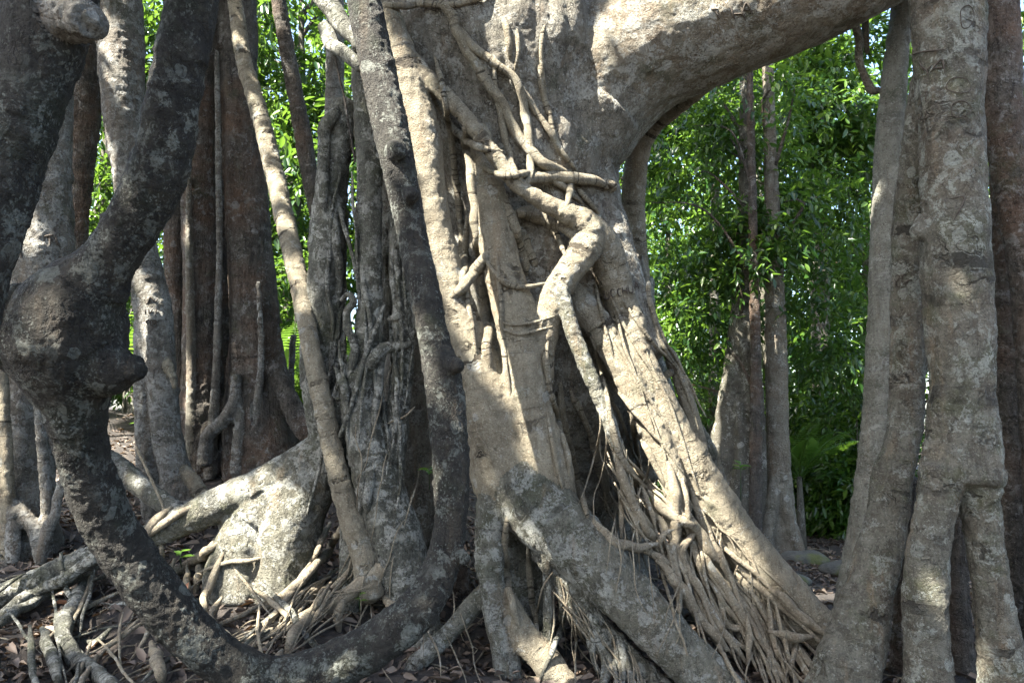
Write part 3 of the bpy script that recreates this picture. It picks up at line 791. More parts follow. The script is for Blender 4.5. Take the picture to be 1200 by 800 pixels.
# hair-thin roots: nobody could count them
acc = []; off = 0
for k in range(230):
    u = rs.uniform()
    if u < .4:
        x = rs.uniform(700, 920); y = 520 + (x - 735) * 1.0 + rs.uniform(-20, 70); a = rs.uniform(45, 100)
    elif u < .55:
        x = rs.uniform(645, 770); y = x + rs.uniform(18, 60); a = rs.uniform(50, 100)
    elif u < .62:
        x, y, a = rs.uniform(700, 730), rs.uniform(500, 580), rs.uniform(55, 95)
    elif u < .9:
        x = rs.uniform(180, 430); y = max(660, 1030 - x) + rs.uniform(0, 60); a = rs.uniform(110, 170)
    else:
        x, y, a = rs.uniform(400, 560), rs.uniform(420, 760), rs.uniform(70, 120)
    w = hug(fbvh, wander(x, y, math.radians(a), rs.randint(4, 9), rs.uniform(14, 22), rs.uniform(.9, 1.7), .2), .6, minwin=4, plane=foot_plane(_vr.uniform(.1, .35)) if u < .4 else None)
    if w is None: continue
    v, q, tr, al, _, _ = strand('h', w, None, fig, 5, k)
    acc.append((v, q + off, tr + off, al)); off += len(v)
o = link('fine_roots', mk_mesh('fine_roots', np.vstack([a[0] for a in acc]), [np.vstack([a[1] for a in acc]), np.vstack([a[2] for a in acc])], M['rootlet'], {'along': np.concatenate([a[3] for a in acc])}), fig)
tag(o, kind='stuff')


def carve(root, surfs, strokes, r=1.3, mat=None, name='carved_letters'):
    """knife-cut strokes following the bark"""
    bv = bvh_of(*surfs); V, Q, R, off = [], [], [], 0
    for st in strokes:
        w = hug(bv, [(x, y, r) for x, y in st], .45, minwin=1, step=1.5, bury=.3)
        if w is None: continue
        w[:, 3] *= np.clip(1 - np.abs(np.linspace(-1, 1, len(w))) ** 3 * .5, .3, 1)
        v, q, tr, _ = sweep(w[:, :3], w[:, 3], 6)
        V.append(v - np.array(root.location)); Q.append(q + off); R.append(tr + off); off += len(v)
    if V: return link(name, mk_mesh(name, np.vstack(V), [np.vstack(Q), np.vstack(R)], mat or M['carve']), root)


# letters cut into the fig: "LUC CHUA" on the flank, strokes on the branch
def LT(ch, x, y, w, h, sk=0.0):
    S = {'L': [[(0, 0), (0, 1), (1, 1)]], 'U': [[(0, 0), (0, .8), (.5, 1), (1, .8), (1, 0)]], 'C': [[(1, .1), (.4, 0), (0, .5), (.4, 1), (1, .9)]], 'H': [[(0, 0), (0, 1)], [(1, 0), (1, 1)], [(0, .5), (1, .5)]],
         'A': [[(0, 1), (.5, 0), (1, 1)], [(.2, .6), (.8, .6)]], 'T': [[(0, 0), (1, 0)], [(.5, 0), (.5, 1)]], 'Y': [[(0, 0), (.5, .5), (.5, 1)], [(1, 0), (.5, .5)]], '7': [[(0, .05), (1, 0), (.3, 1)]],
         '9': [[(.9, .3), (.4, .5), (0, .25), (.5, 0), (.9, .3), (.8, 1)]], '8': [[(.5, .45), (.05, .25), (.5, 0), (.95, .25), (.5, .45), (0, .75), (.5, 1), (1, .75), (.5, .45)]], 'V': [[(0, 0), (.5, 1), (1, 0)]], 'I': [[(0, 0), (0, 1)]],
         'O': [[(.5, 0), (0, .5), (.5, 1), (1, .5), (.5, 0)]], 'E': [[(1, 0), (0, 0), (0, 1), (1, 1)], [(0, .5), (.8, .5)]], 'N': [[(0, 1), (0, 0), (1, 1), (1, 0)]], 'R': [[(0, 1), (0, 0), (.8, .1), (.8, .4), (0, .5), (1, 1)]]}
    return [[(x + px * w + sk * py * h, y + py * h) for px, py in s] for s in S[ch]]


st = []
for ch, x, y in [('L', 700, 339), ('U', 708, 341), ('C', 715, 339), ('C', 723, 338), ('H', 729, 336), ('U', 736, 334), ('A', 743, 330)]: st += LT(ch, x, y, 5, 9, .12)
carve(fig, [(FV, FQ)], st, 1.0)
st = LT('T', 833, 11, 9, 12, .5) + LT('H', 856, 8, 12, 17, .35) + LT('A', 868, 4, 13, 13, .1)
carve(fig, [(FV, FQ)], st, 1.1)
# ------------------------------------------------------------------ hanging liana loop in front
lia = thing('liana', 'thick dark woody liana hanging in a loop with a swollen knob before the fig', 'liana', P(300, 790, 3.5))
LK = dict(key='stem', mat=M['liana'])
lt = [
    T('stem', 0, 0, [(404, -260, 18, 4.4), (418, -80, 19, 4.3), (427, 0, 20, 4.25), (443, 80, 21, 4.2), (461, 165, 21, 4.1), (482, 270, 18, 4.0), (497, 340, 18, 3.9), (509, 400, 19, 3.85), (518, 440, 22, 3.8), (525, 500, 23, 3.75), (529, 560, 21, 3.7), (528, 610, 19, 3.68), (520, 655, 21, 3.65), (500, 697, 24, 3.6), (470, 732, 26, 3.56), (425, 763, 27, 3.53), (370, 787, 27, 3.5), (315, 795, 26, 3.46), (270, 779, 27, 3.42), (226, 744, 28, 3.36), (180, 693, 29, 3.3), (139, 633, 29, 3.24), (111, 577, 29, 3.18), (96, 525, 29, 3.12), (88, 478, 36, 3.08), (80, 434, 58, 3.05), (76, 396, 68, 3.03), (92, 356, 56, 3.0), (114, 324, 38, 2.98), (136, 293, 30, 2.96), (158, 258, 31, 2.94), (180, 215, 33, 2.92), (193, 175, 31, 2.9), (202, 120, 30, 2.88), (214, 60, 30, 2.86), (224, 0, 29, 2.84), (236, -90, 29, 2.8), (262, -260, 27, 2.7)], lump=.045, ridge=.04, **LK),
    T('stem', 3.03, 3.0, [(70, 400, 55), (30, 388, 55), (-10, 380, 46), (-70, 365, 42)], lump=.1, **LK),
    T('stem', 3.02, 2.98, [(100, 425, 46), (130, 432, 32), (152, 433, 20), (166, 432, 11)], lump=.1, **LK),
    T('stem', 0, 0, [(527, 428, 9, 3.74), (534, 428, 10, 3.70), (538, 429, 6, 3.66)], **LK),
    T('stem', 0, 0, [(461, 176, 12, 4.02), (466, 178, 12, 3.97), (470, 179, 8, 3.93)], **LK),
    T('stem', 0, 0, [(540, 650, 8, 3.62), (545, 655, 8, 3.58)], **LK),
    T('stem', 0, 0, [(478, 225, 9, 3.93), (484, 232, 10, 3.9)], **LK),
]
LV = fused_tree(lia, lt, .0085, M['liana'], smooth=4, seed=2, key='liana', fine=.005)

lean = thing('gnarled_trunk', 'dark lichen-spotted gnarled stem with a pale cut stub beside the loop liana', 'tree trunk', P(-60, 800, 2.4))
gt = [T('trunk', 0, 0, [(110, -300, 52, 2.5), (85, -120, 52, 2.5), (62, -20, 51, 2.5), (44, 60, 48, 2.48), (24, 130, 45, 2.46), (2, 200, 43, 2.44), (-22, 270, 42, 2.42), (-46, 360, 42, 2.4), (-62, 500, 46, 2.4), (-70, 700, 54, 2.4), (-75, 1040, 70, 2.4)], mat=M['liana'], lump=.1, ridge=.08),
      T('branch_stub', 0, 0, [(66, 22, 30, 2.44), (88, 24, 26, 2.41), (101, 26, 23, 2.38), (107, 27, 21, 2.37)], mat=M['left'], lump=.22, ridge=.3)]  # paler bark puts sunlight on the broken end into the colour
fused_tree(lean, gt, .0085, M['liana'], smooth=3, seed=3, key='lean', fine=.005)

# ------------------------------------------------------------------ trees on the left
def simple(name, label, base, tubes, mat, voxel=.014, seed=0, key='t', cat='tree', group=None, smooth=5):
    r = thing(name, label, cat, base, group)
    s = fused_tree(r, tubes, voxel, mat, smooth, seed, key)
    return r, s


tB, sB = simple('forest_tree', 'grey lichen-patched tree with carved letters standing behind the leaning gnarled stem', P(20, 650, 5.7), [
    T('trunk', 0, 0, [(70, -300, 22, 6.2), (66, -60, 22, 6.2), (62, 60, 21, 6.2), (60, 150, 22, 6.15), (54, 220, 28, 6.1), (46, 300, 34, 6.05), (38, 370, 34, 6.0), (32, 450, 32, 5.95), (28, 540, 32, 5.9), (24, 600, 38, 5.85), (20, 660, 50, 5.8), (18, 720, 55, 5.7)], mat=M['left'], ridge=.1),
    T('prop_root', 5.6, 5.55, [(2, 400, 5), (4, 470, 7), (7, 540, 8), (9, 590, 8), (8, 650, 9)], mat=M['fig_pale']),
    T('prop_root', 5.65, 5.6, [(45, 470, 6), (50, 530, 6), (55, 600, 7), (52, 660, 8)], mat=M['left']),
    T('prop_root', 5.6, 5.55, [(20, 590, 8), (40, 620, 8), (47, 650, 8), (52, 680, 7)], mat=M['left']),
    T('prop_root', 5.6, 5.5, [(-10, 560, 8), (14, 600, 7), (16, 660, 8)], mat=M['left']),
], M['left'], seed=4, key='tB')
tC, _ = simple('forest_tree', 'slim dark tree tapering downward between two pale trunks behind the loop liana', P(100, 560, 8.0), [
    T('trunk', 8.0, 8.0, [(106, -300, 22), (103, -60, 20), (101, 40, 19), (99, 130, 18), (95, 200, 14), (92, 270, 11), (93, 360, 12), (96, 460, 14), (100, 580, 20), (100, 620, 24)], mat=M['dark'], ridge=.1)], M['dark'], seed=5, key='tC')
tD, sD = simple('forest_tree', 'pale slanting tree forked into two thin legs behind the loop liana', P(205, 600, 6.6), [
    T('trunk', 0, 0, [(118, -300, 30, 7.2), (138, -40, 26, 7.2), (141, 60, 25, 7.15), (146, 140, 22, 7.1), (153, 210, 19, 7.0), (165, 290, 18, 6.95), (177, 350, 21, 6.9), (184, 400, 19, 6.85), (190, 450, 17, 6.8), (196, 510, 17, 6.75), (207, 560, 18, 6.7), (216, 596, 22, 6.65), (222, 640, 24, 6.6)], mat=M['left'], ridge=.05),
    T('trunk', 0, 0, [(172, 375, 14, 6.85), (168, 430, 11, 6.8), (168, 490, 10, 6.75), (172, 550, 11, 6.7), (180, 600, 13, 6.6), (184, 640, 14, 6.6)], mat=M['left']),
    T('branch_stub', 0, 0, [(196, 425, 6, 6.75), (201, 437, 5, 6.7), (204, 448, 4, 6.66), (205, 456, 2.5, 6.64)], mat=M['fig_pale']),
    T('prop_root', 6.7, 6.5, [(206, 545, 8), (224, 560, 8), (238, 580, 8), (250, 600, 7)], mat=M['fig_pale']),
], M['left'], seed=6, key='tD')
tE, sE = simple('fluted_fig', 'broad dark fig of fused brown stems standing on the mound left of the great fig', P(270, 560, 7.8), [
    T('trunk', 0, 0, [(272, -300, 30, 8.1), (278, -60, 23, 8.1), (279, 60, 22, 8.05), (283, 150, 23, 8.0), (290, 250, 25, 7.95), (296, 350, 28, 7.9), (302, 430, 33, 7.9), (308, 500, 46, 7.9), (316, 560, 56, 7.85), (318, 600, 60, 7.8)], mat=M['dark'], ridge=.12),
    T('trunk', 8.1, 7.8, [(258, -300, 24), (244, -60, 18), (239, 60, 17), (234, 160, 18), (234, 250, 20), (237, 340, 21), (237, 420, 22), (236, 490, 26), (233, 545, 30), (230, 600, 34)], mat=M['dark'], ridge=.1),
    T('trunk', 8.2, 8.0, [(212, 60, 9), (207, 170, 11), (205, 270, 12), (207, 370, 12), (210, 450, 13), (214, 520, 15), (216, 590, 18)], mat=M['dark'], ridge=.1),
    T('trunk', 8.45, 8.3, [(258, 120, 14), (262, 300, 15), (266, 450, 18), (270, 560, 24)], mat=M['dark'], ridge=.1),
    T('prop_root', 7.55, 7.4, [(276, 440, 5), (275, 468, 7), (266, 488, 8), (252, 502, 8), (243, 512, 8), (240, 545, 9)], mat=M['left']),
    T('prop_root', 7.55, 7.4, [(278, 462, 5), (281, 490, 6), (279, 520, 7), (277, 555, 8)], mat=M['left']),
    T('prop_root', 7.75, 7.6, [(254, 60, 3), (256, 180, 4), (257, 300, 4), (254, 420, 5), (250, 500, 6), (246, 560, 7)], mat=M['left']),
    T('prop_root', 7.7, 7.6, [(222, 150, 3), (221, 280, 4), (223, 400, 5), (224, 500, 6), (220, 570, 8)], mat=M['pole']),
    T('prop_root', 7.6, 7.5, [(303, 330, 3), (306, 420, 4), (300, 490, 5), (296, 560, 7)], mat=M['left']),
    T('prop_root', 7.7, 7.5, [(322, 430, 10), (338, 468, 12), (356, 500, 13), (378, 525, 12)], mat=M['dark']),
], M['dark'], voxel=.016, seed=7, key='tE')
tP, sP = simple('leaning_root', 'long pale aerial root slanting down from the fluted fig to the mound', P(430, 670, 5.0), [
    T('stem', 0, 0, [(262, -120, 9, 6.8), (282, 50, 9, 6.4), (296, 105, 10, 6.25), (310, 155, 10.5, 6.1), (322, 205, 11, 6.0), (335, 262, 11.5, 5.7), (348, 320, 11.5, 5.4), (358, 372, 11, 5.2), (365, 412, 11, 5.1), (378, 470, 12, 5.0), (388, 520, 12, 4.95), (400, 570, 13, 4.9), (414, 615, 14, 4.84), (428, 655, 16, 4.8), (436, 700, 16, 4.75)], mat=M['fig_pale'], lump=.06)],
    M['fig_pale'], voxel=.011, seed=8, key='tP', cat='root')
tF, _ = simple('sapling', 'slender dark sapling leaning against the sky between the left figs', P(390, 480, 9.0), [
    T('trunk', 7.6, 7.6, [(318, -160, 8), (326, -10, 8.5), (333, 40, 9), (346, 110, 9.5), (356, 165, 10), (366, 220, 10), (377, 275, 9), (388, 340, 9), (396, 420, 10), (402, 540, 12)], mat=M['dark'])], M['dark'], seed=9, key='tF')
tG, _ = simple('forest_tree', 'thin grey trunk half hidden behind the shaded left side of the great fig', P(392, 520, 9.0), [
    T('trunk', 9, 9, [(392, -160, 10), (393, 0, 10), (392, 120, 11), (391, 220, 11), (389, 330, 11), (386, 460, 13), (384, 560, 16)], mat=M['left'])], M['left'], seed=10, key='tG')
add_strand('stem', ctrl([(345, 392, 3.2), (343, 410, 3.5), (341, 430, 3.2), (342, 455, 3.2), (344, 490, 3.5)], 8.6, 8.6), M['left'], thing('bare_stick', 'short bare pale stick standing upright beside the fluted fig', 'stick', P(344, 490, 8.6)), 8, 4)
o = thing('bare_stick', 'bare grey stick leaning on the ground under the loop liana', 'stick', P(47, 660, 5.3))
add_strand('stem', ctrl([(73, 562, 6), (66, 595, 6), (57, 622, 6.5), (47, 662, 6.5)], 5.4, 5.3), M['left'], o, 9, 8)
o = thing('dry_twig', 'thin dry twig standing among roots left of the buttress', 'twig', P(194, 602, 5.5))
add_strand('stem', ctrl([(160, 524, 1.7), (172, 550, 1.8), (184, 574, 1.9), (194, 604, 2)], 5.6, 5.5), M['rootlet'], o, 7, 9)

# ------------------------------------------------------------------ cluster on the right
tH, sH = simple('multi_stem_fig', 'tall grey and brown fig with fused stems and carved marks right of the arching branch', P(1090, 810, 4.0), [
    T('trunk', 0, 0, [(1104, -400, 44, 4.2), (1106, -60, 40, 4.15), (1107, 0, 38.5, 4.12), (1111, 80, 37, 4.1), (1116, 160, 35.5, 4.08), (1118, 230, 36, 4.06), (1120, 290, 37, 4.04), (1123, 370, 36, 4.02), (1126, 440, 35, 4.0), (1127, 510, 38, 3.98), (1124, 560, 42, 3.96)], mat=M['right'], lump=.06, key='stem_a', ridge=.14),
    T('trunk', 0, 0, [(1106, 550, 26, 3.92), (1096, 600, 22, 3.9), (1088, 650, 23, 3.88), (1084, 710, 25, 3.86), (1088, 780, 26, 3.84), (1090, 860, 32, 3.82)], mat=M['right'], lump=.06),
    T('trunk', 0, 0, [(1140, 550, 25, 3.93), (1149, 600, 21, 3.92), (1158, 660, 20, 3.9), (1168, 730, 23, 3.88), (1177, 790, 27, 3.86), (1184, 870, 36, 3.82)], mat=M['right'], lump=.06),
    T('trunk', 0, 0, [(1096, 60, 20, 4.2), (1082, 130, 19, 4.25), (1072, 200, 18, 4.36), (1066, 270, 19, 4.45), (1065, 350, 19.5, 4.48), (1064, 430, 20, 4.46), (1060, 500, 20, 4.42), (1047, 560, 22, 4.36), (1034, 630, 24, 4.28), (1018, 690, 28, 4.2), (1002, 750, 34, 4.12), (988, 810, 42, 4.06), (978, 880, 48, 4.02)], mat=M['right'], lump=.07, ridge=.16),
    T('trunk', 4.12, 4.05, [(1096, 255, 16), (1084, 262, 12), (1074, 275, 10)], mat=M['right'], key='stem_a'),
    T('prop_root', 4.4, 4.35, [(1126, 600, 11), (1123, 680, 11), (1127, 760, 13), (1130, 850, 15)], mat=M['dark']),  # dark bark paints shade into the gap between the legs
    T('prop_root', 4.5, 4.4, [(1068, 560, 10), (1066, 640, 10), (1060, 720, 12), (1056, 800, 14), (1052, 870, 15)], mat=M['dark']),  # also darkened, shade of the crevice put into the colour
    T('prop_root', 4.3, 4.25, [(1072, 680, 7), (1066, 730, 7), (1066, 800, 8), (1064, 870, 9)], mat=M['right']),
], M['right'], voxel=.0095, seed=12, key='tH')
tK, _ = simple('pole_tree', 'straight pale pole tree standing just left of the carved fig', P(1010, 720, 5.2), [
    T('trunk', 5.5, 5.2, [(1068, -400, 12), (1058, -20, 12), (1052, 50, 13), (1045, 130, 15), (1040, 210, 16), (1037, 280, 16), (1034, 360, 16), (1031, 430, 16), (1027, 500, 17), (1020, 570, 18), (1012, 630, 19), (1004, 690, 22), (1000, 740, 26)], mat=M['pale_pole'], lump=.04)], M['pole'], seed=13, key='tK')
tJ, _ = simple('forest_tree', 'brown-grey trunk crossing behind the carved fig and slanting out of the picture', P(1240, 780, 4.6), [
    T('trunk', 4.7, 4.5, [(1160, -400, 26), (1166, -40, 24), (1170, 60, 23), (1173, 120, 22), (1180, 180, 20), (1192, 250, 19), (1206, 330, 20), (1218, 450, 22), (1230, 620, 26), (1240, 800, 34), (1244, 860, 36)], mat=M['dark'], lump=.05)], M['dark'], voxel=.011, seed=14, key='tJ')
tJ2, _ = simple('forest_tree', 'nearly black trunk in deep shade at the very edge beyond the carved fig', P(1190, 760, 5.0), [
    T('trunk', 5.0, 5.0, [(1172, -300, 18), (1176, 100, 18), (1180, 200, 18), (1181, 300, 18), (1182, 400, 18), (1184, 500, 19), (1187, 600, 21), (1191, 700, 25), (1194, 770, 30), (1196, 830, 34)], mat=M['dark'], lump=.06)], M['dark'], voxel=.012, seed=15, key='tJ2')

carve(tH, [sH], LT('Y', 1078, 76, 14, 14, .15) + LT('A', 1094, 70, 18, 16, -.3) + [[(1077, 72), (1083, 84)]], 1.1)
carve(tH, [sH], LT('T', 1081, 108, 8, 12) + LT('7', 1112, 232, 18, 27) + [[(1064, 66), (1080, 61), (1108, 58)]], 1.0)
for cx, cy, rx, ry in [(1124, 100, 14, 10), (1126, 128, 12, 9), (1133, 20, 8, 14)]:
    a = np.linspace(0, 2 * math.pi, 15)
    carve(tH, [sH], [[(cx + rx * (1 + .12 * math.sin(3 * t + cx)) * math.cos(t), cy + ry * (1 + .12 * math.cos(2 * t + cy)) * math.sin(t)) for t in a]], .6, name='carved_ring')
carve(tB, [sB], [[(22, 282), (24, 296), (27, 304)], [(17, 291), (24, 290)], [(51, 277), (64, 275)], [(58, 274), (59, 288)], [(65, 278), (70, 290)]], 1.3)
carve(tD, [sD], LT('9', 171, 375, 6, 8) + LT('8', 178, 375, 6, 8) + [[(168, 350), (172, 356), (176, 348), (182, 353), (187, 347)], [(170, 362), (170, 368)], [(174, 361), (175, 367), (180, 361)], [(183, 361), (183, 367), (187, 366)]], .9)
carve(tH, [sH], [[(1048, 326), (1050, 330), (1054, 325), (1052, 322), (1049, 324)], [(1050, 330), (1050, 336)], [(1057, 328), (1058, 323), (1063, 322)], [(1058, 333), (1066, 328), (1070, 329)]], 1.0)
# ------------------------------------------------------------------ forest behind
def ftree(name, label, tubes, ells, per, n, leaf, mat, bmat, seed, key, group=None, clump=.05, tw=.45, wid=.42, limbs=8):
    base = tubes[0].w[-1, :3]
    r = thing(name, label, 'tree', base, group)
    fused_tree(r, tubes, .022, bmat, 4, seed, key)
    if ells:
        b = np.array(base)
        me, c, a = crown_mesh('crown', [(e[0] - b[0], e[1] - b[1], e[2] - b[2], *e[3:]) for e in ells], per, n, leaf, mat, seed, clump, tw, wid)
        link('crown', me, r)
        rs2 = np.random.RandomState(seed + 5)
        w = catmull(tubes[0].w, .15)
        V, Q, R, off = [], [], [], 0
        for k in range(limbs):
            tgt = c[rs2.randint(len(c))] + b
            hi = w[w[:, 2] < tgt[2] + .1]
            st = hi[np.argmin(np.abs(hi[:, 2] - (tgt[2] - .5 - rs2.uniform(0, .5))))] if len(hi) else w[-1]
            mid = (st[:3] + tgt) / 2 + np.array([0, 0, .15]) + rs2.normal(size=3) * .12
            rr = min(.03, st[3] * .35)
            pth = catmull(np.array([[*st[:3], rr], [*mid, rr * .6], [*tgt, rr * .2]]), .12)
            v, q, tr, _ = sweep(pth[:, :3], pth[:, 3], 6)
            link('limb', mk_mesh('limb', v - b, [q, tr], M['dark']), r)
    return r


def E(x, y, d, rx, ry=None, rz=None):
    """an ellipsoid of foliage centred where x, y, d is, radii in image units across and up"""
    c = P(x, y, d); s = d / F
    return (*c, rx * s, (ry if ry else rx) * s, (rz if rz else rx) * s)


# young trees whose leaves fill the opening under the branch
ftree('understorey_tree', 'thin dark young tree with drooping leafy boughs just behind the fig in the opening', [
    T('trunk', 8.9, 8.9, [(876, -120, 3), (878, 40, 4), (880, 160, 5), (882, 250, 5.5), (884, 340, 6), (886, 450, 7), (885, 560, 8), (884, 650, 9)], mat=M['dark'])],
    [E(795, 250, 9.4, 60, 50, 60), E(880, 210, 9.8, 80, 60, 55), E(960, 260, 9.6, 70, 50, 60), E(795, 360, 9.6, 55, 50, 60), E(890, 290, 9.3, 70, 40, 30), E(975, 370, 9.5, 55, 50, 60), E(800, 170, 9.8, 55, 50, 50), E(960, 160, 10, 75, 50, 60), E(780, 440, 10, 45, 50, 40), E(965, 440, 9.9, 45, 50, 40)],
    150, 9, .12, M['leaf'], M['far'], 21, 'u1', clump=.1, tw=.4)
ftree('understorey_tree', 'broad leafy tree glowing yellow green under the arching branch', [
    T('trunk', 12.8, 12.8, [(950, -200, 9), (953, 20, 9), (956, 90, 9), (958, 180, 9), (960, 300, 10), (962, 450, 11), (964, 600, 14)])],
    [E(830, 160, 11.5, 80, 70, 60), E(930, 120, 12, 90, 80, 60), E(1000, 100, 11.6, 60, 60, 80), E(900, 60, 12.5, 110, 70, 60), E(990, 200, 12, 70, 60, 70), E(800, 120, 12, 70, 60, 60), E(1000, 20, 12, 70, 60, 60)],
    210, 9, .165, M['leaf'], M['far'], 22, 'u2', clump=.12, tw=.45)
ftree('forest_tree', 'pale trunk on a cone of pillar roots behind the right foot of the fig', [
    T('trunk', 9.3, 9.2, [(868, -200, 5), (872, 0, 6), (874, 200, 8), (872, 300, 11), (869, 370, 13), (863, 430, 15), (857, 480, 17), (850, 530, 20), (845, 580, 23), (842, 650, 27)]),
    T('prop_root', 9.05, 8.9, [(872, 400, 6), (880, 460, 7), (880, 520, 7), (872, 580, 8), (866, 650, 9)]),
    T('prop_root', 9.1, 9.0, [(876, 380, 4), (889, 450, 5), (892, 520, 6), (892, 580, 7), (890, 650, 8)]),
    T('prop_root', 9.2, 9.1, [(860, 440, 6), (846, 500, 7), (836, 560, 8), (828, 640, 9)]),
    T('prop_root', 9.0, 8.85, [(866, 470, 5), (868, 540, 6), (858, 600, 7), (852, 650, 8)])],
    [E(880, 150, 9.6, 60, 50, 40), E(868, 290, 9.0, 34, 25, 40)], 60, 8, .12, M['leaf'], M['far'], 23, 'u3', limbs=3)
ftree('forest_tree', 'short brown trunk flaring onto the litter beyond the fig clearing', [
    T('trunk', 9.2, 9.1, [(890, -200, 5), (896, -20, 6), (901, 120, 7), (905, 250, 9), (908, 340, 11), (910, 440, 13), (911, 500, 13), (913, 550, 14), (916, 600, 16), (919, 650, 20)]),
    T('buttress_root', 9.0, 8.9, [(916, 570, 6), (924, 605, 7), (932, 632, 8), (938, 650, 7)]),
    T('buttress_root', 9.0, 8.95, [(908, 560, 6), (902, 605, 8), (896, 645, 9)])],
    [E(935, 350, 9.6, 50, 45, 50), E(905, 240, 8.9, 45, 30, 60), E(890, 120, 9, 50, 40, 60)], 60, 8, .12, M['leaf'], M['pole'], 24, 'u4', limbs=3)
ftree('sapling', 'pale straight sapling beside the pillar-rooted trunk', [
    T('trunk', 11.6, 11.6, [(842, 60, 4), (838, 250, 5), (836, 450, 6), (834, 540, 7), (832, 640, 8)])], [E(838, 60, 11.6, 50, 50, 40)], 50, 8, .12, M['leaf'], M['far'], 25, 'u5', limbs=3)

# leafy shrubs along the back of the clearing
shr = [(975, 470, 11.5, 55, 60), (930, 500, 12.5, 45, 55), (1005, 520, 10.5, 45, 60), (960, 560, 11.5, 55, 48), (1000, 590, 10.8, 40, 40), (800, 450, 12, 55, 55), (810, 400, 13, 60, 60), (780, 530, 13, 60, 60), (900, 540, 12.5, 70, 70)]
sl = ['shrub of broad sunlit leaves right of the flared brown trunk', 'bush behind the flared brown trunk with mid green leaves', 'dark green bush touching the pole tree', 'low bush spilling onto the litter clearing', 'lowest dark bush at the foot of the pole tree', 'bush of small leaves against the right flank of the fig', 'airy bush seen through the gap over the outer roots of the fig', 'bush hidden low behind the outer roots of the fig', 'bush deep between the pillar roots and the flared trunk']
for k, (x, y, d, rx, rz) in enumerate(shr):
    c = P(x, y, d); s = d / F
    b = np.array([c[0], c[1], float(gz(c[0], c[1])[0])])
    r = thing('shrub', sl[k], 'shrub', b)
    me, cc, aa = crown_mesh('foliage', [(*(c - b), rx * s, rx * s, rz * s), (*(c - b - np.array([0, 0, rz * s * .7])), rx * s * 1.1, rx * s, rz * s * .6)], 170, 8, .12 if k % 2 else .15, M['leaf_b'] if k % 2 == 0 else M['leaf'], 40 + k, 0.0, .35)
    link('foliage', me, r)
    for j in range(4):
        t = cc[(j * 37) % len(cc)]
        pth = catmull(np.array([[.05 * j - .1, 0, -.1, .018], [t[0] * .5, t[1] * .5, t[2] * .5, .013], [t[0], t[1], t[2], .005]]), .12)
        v, q, tr, _ = sweep(pth[:, :3], pth[:, 3], 6)
        link('stem', mk_mesh('stem', v, [q, tr], M['far']), r)


# the wall of forest trees further off: three built, then copied
def copy_tree(o, parent=None):
    c = o.copy(); COL.objects.link(c)
    if parent is not None: c.parent = parent
    for ch in list(o.children): copy_tree(ch, c)
    return c


def wall_tree(seed, h=9.0, R=2.0):
    r = thing('forest_tree', 'leafy tree in the distant green wall of forest', 'tree', (0, 0, 0), 'trees of the distant green forest wall')
    rs3 = np.random.RandomState(seed)
    tr = [Tube('trunk', [[0, 0, -.4, .2], [.05, 0, h * .3, .15], [.15, .1, h * .6, .11], [.1, 0, h * .95, .04]])]
    fused_tree(r, tr, .04, M['far'], 3, seed, 'w%d' % seed)
    el = []
    for k in range(11):
        z = .8 + (h - 1.2) * k / 10
        a = rs3.uniform(0, 6.28); q = R * (.35 + .4 * math.sin(math.pi * (k + 1) / 12))
        el.append((math.cos(a) * q, math.sin(a) * q, z, R * rs3.uniform(.5, .75), R * rs3.uniform(.5, .75), .8))
    me, c, a = crown_mesh('crown', el, 80, 9, .21, M['leaf'] if seed % 2 else M['leaf_b'], seed, .02, .6)
    link('crown', me, r)
    for k in range(6):
        t = c[rs3.randint(len(c))]
        pth = catmull(np.array([[.08, .05, max(.4, t[2] - .8), .05], [t[0] * .5, t[1] * .5, t[2] - .2, .03], [t[0], t[1], t[2], .01]]), .2)
        v, q, tt, _ = sweep(pth[:, :3], pth[:, 3], 6)
        link('limb', mk_mesh('limb', v, [q, tt], M['dark']), r)
    return r


protos = [wall_tree(61), wall_tree(62), wall_tree(63, 10, 2.3)]
used = [False] * 3
spots = [(5.2, 14.5), (2.4, 15.5), (7.6, 15.5), (4.0, 18), (6.4, 19), (1.5, 19.5), (9.5, 18), (3.2, 23), (8.2, 24), (5.6, 27), (11, 25), (0, 26),
         (-4.2, 13.2), (-6.5, 12.6), (-2.6, 15.5), (-5.0, 16.5), (-8.5, 14.5), (-10.5, 12.5), (-7.5, 19), (-11, 18), (-3.5, 21), (-13.5, 15.5), (11.5, 13), (13, 19), (9.3, 9.8)]
rs4 = np.random.RandomState(5)
for k, (x, y) in enumerate(spots):
    i = k % 3
    o = protos[i] if not used[i] else copy_tree(protos[i])
    used[i] = True
    o.location = (x, y, float(gz(x, y)[0]))
    o.rotation_euler = (0, 0, rs4.uniform(0, 6.28)); s = rs4.uniform(.85, 1.15); o.scale = (s, s, s * rs4.uniform(.9, 1.1))


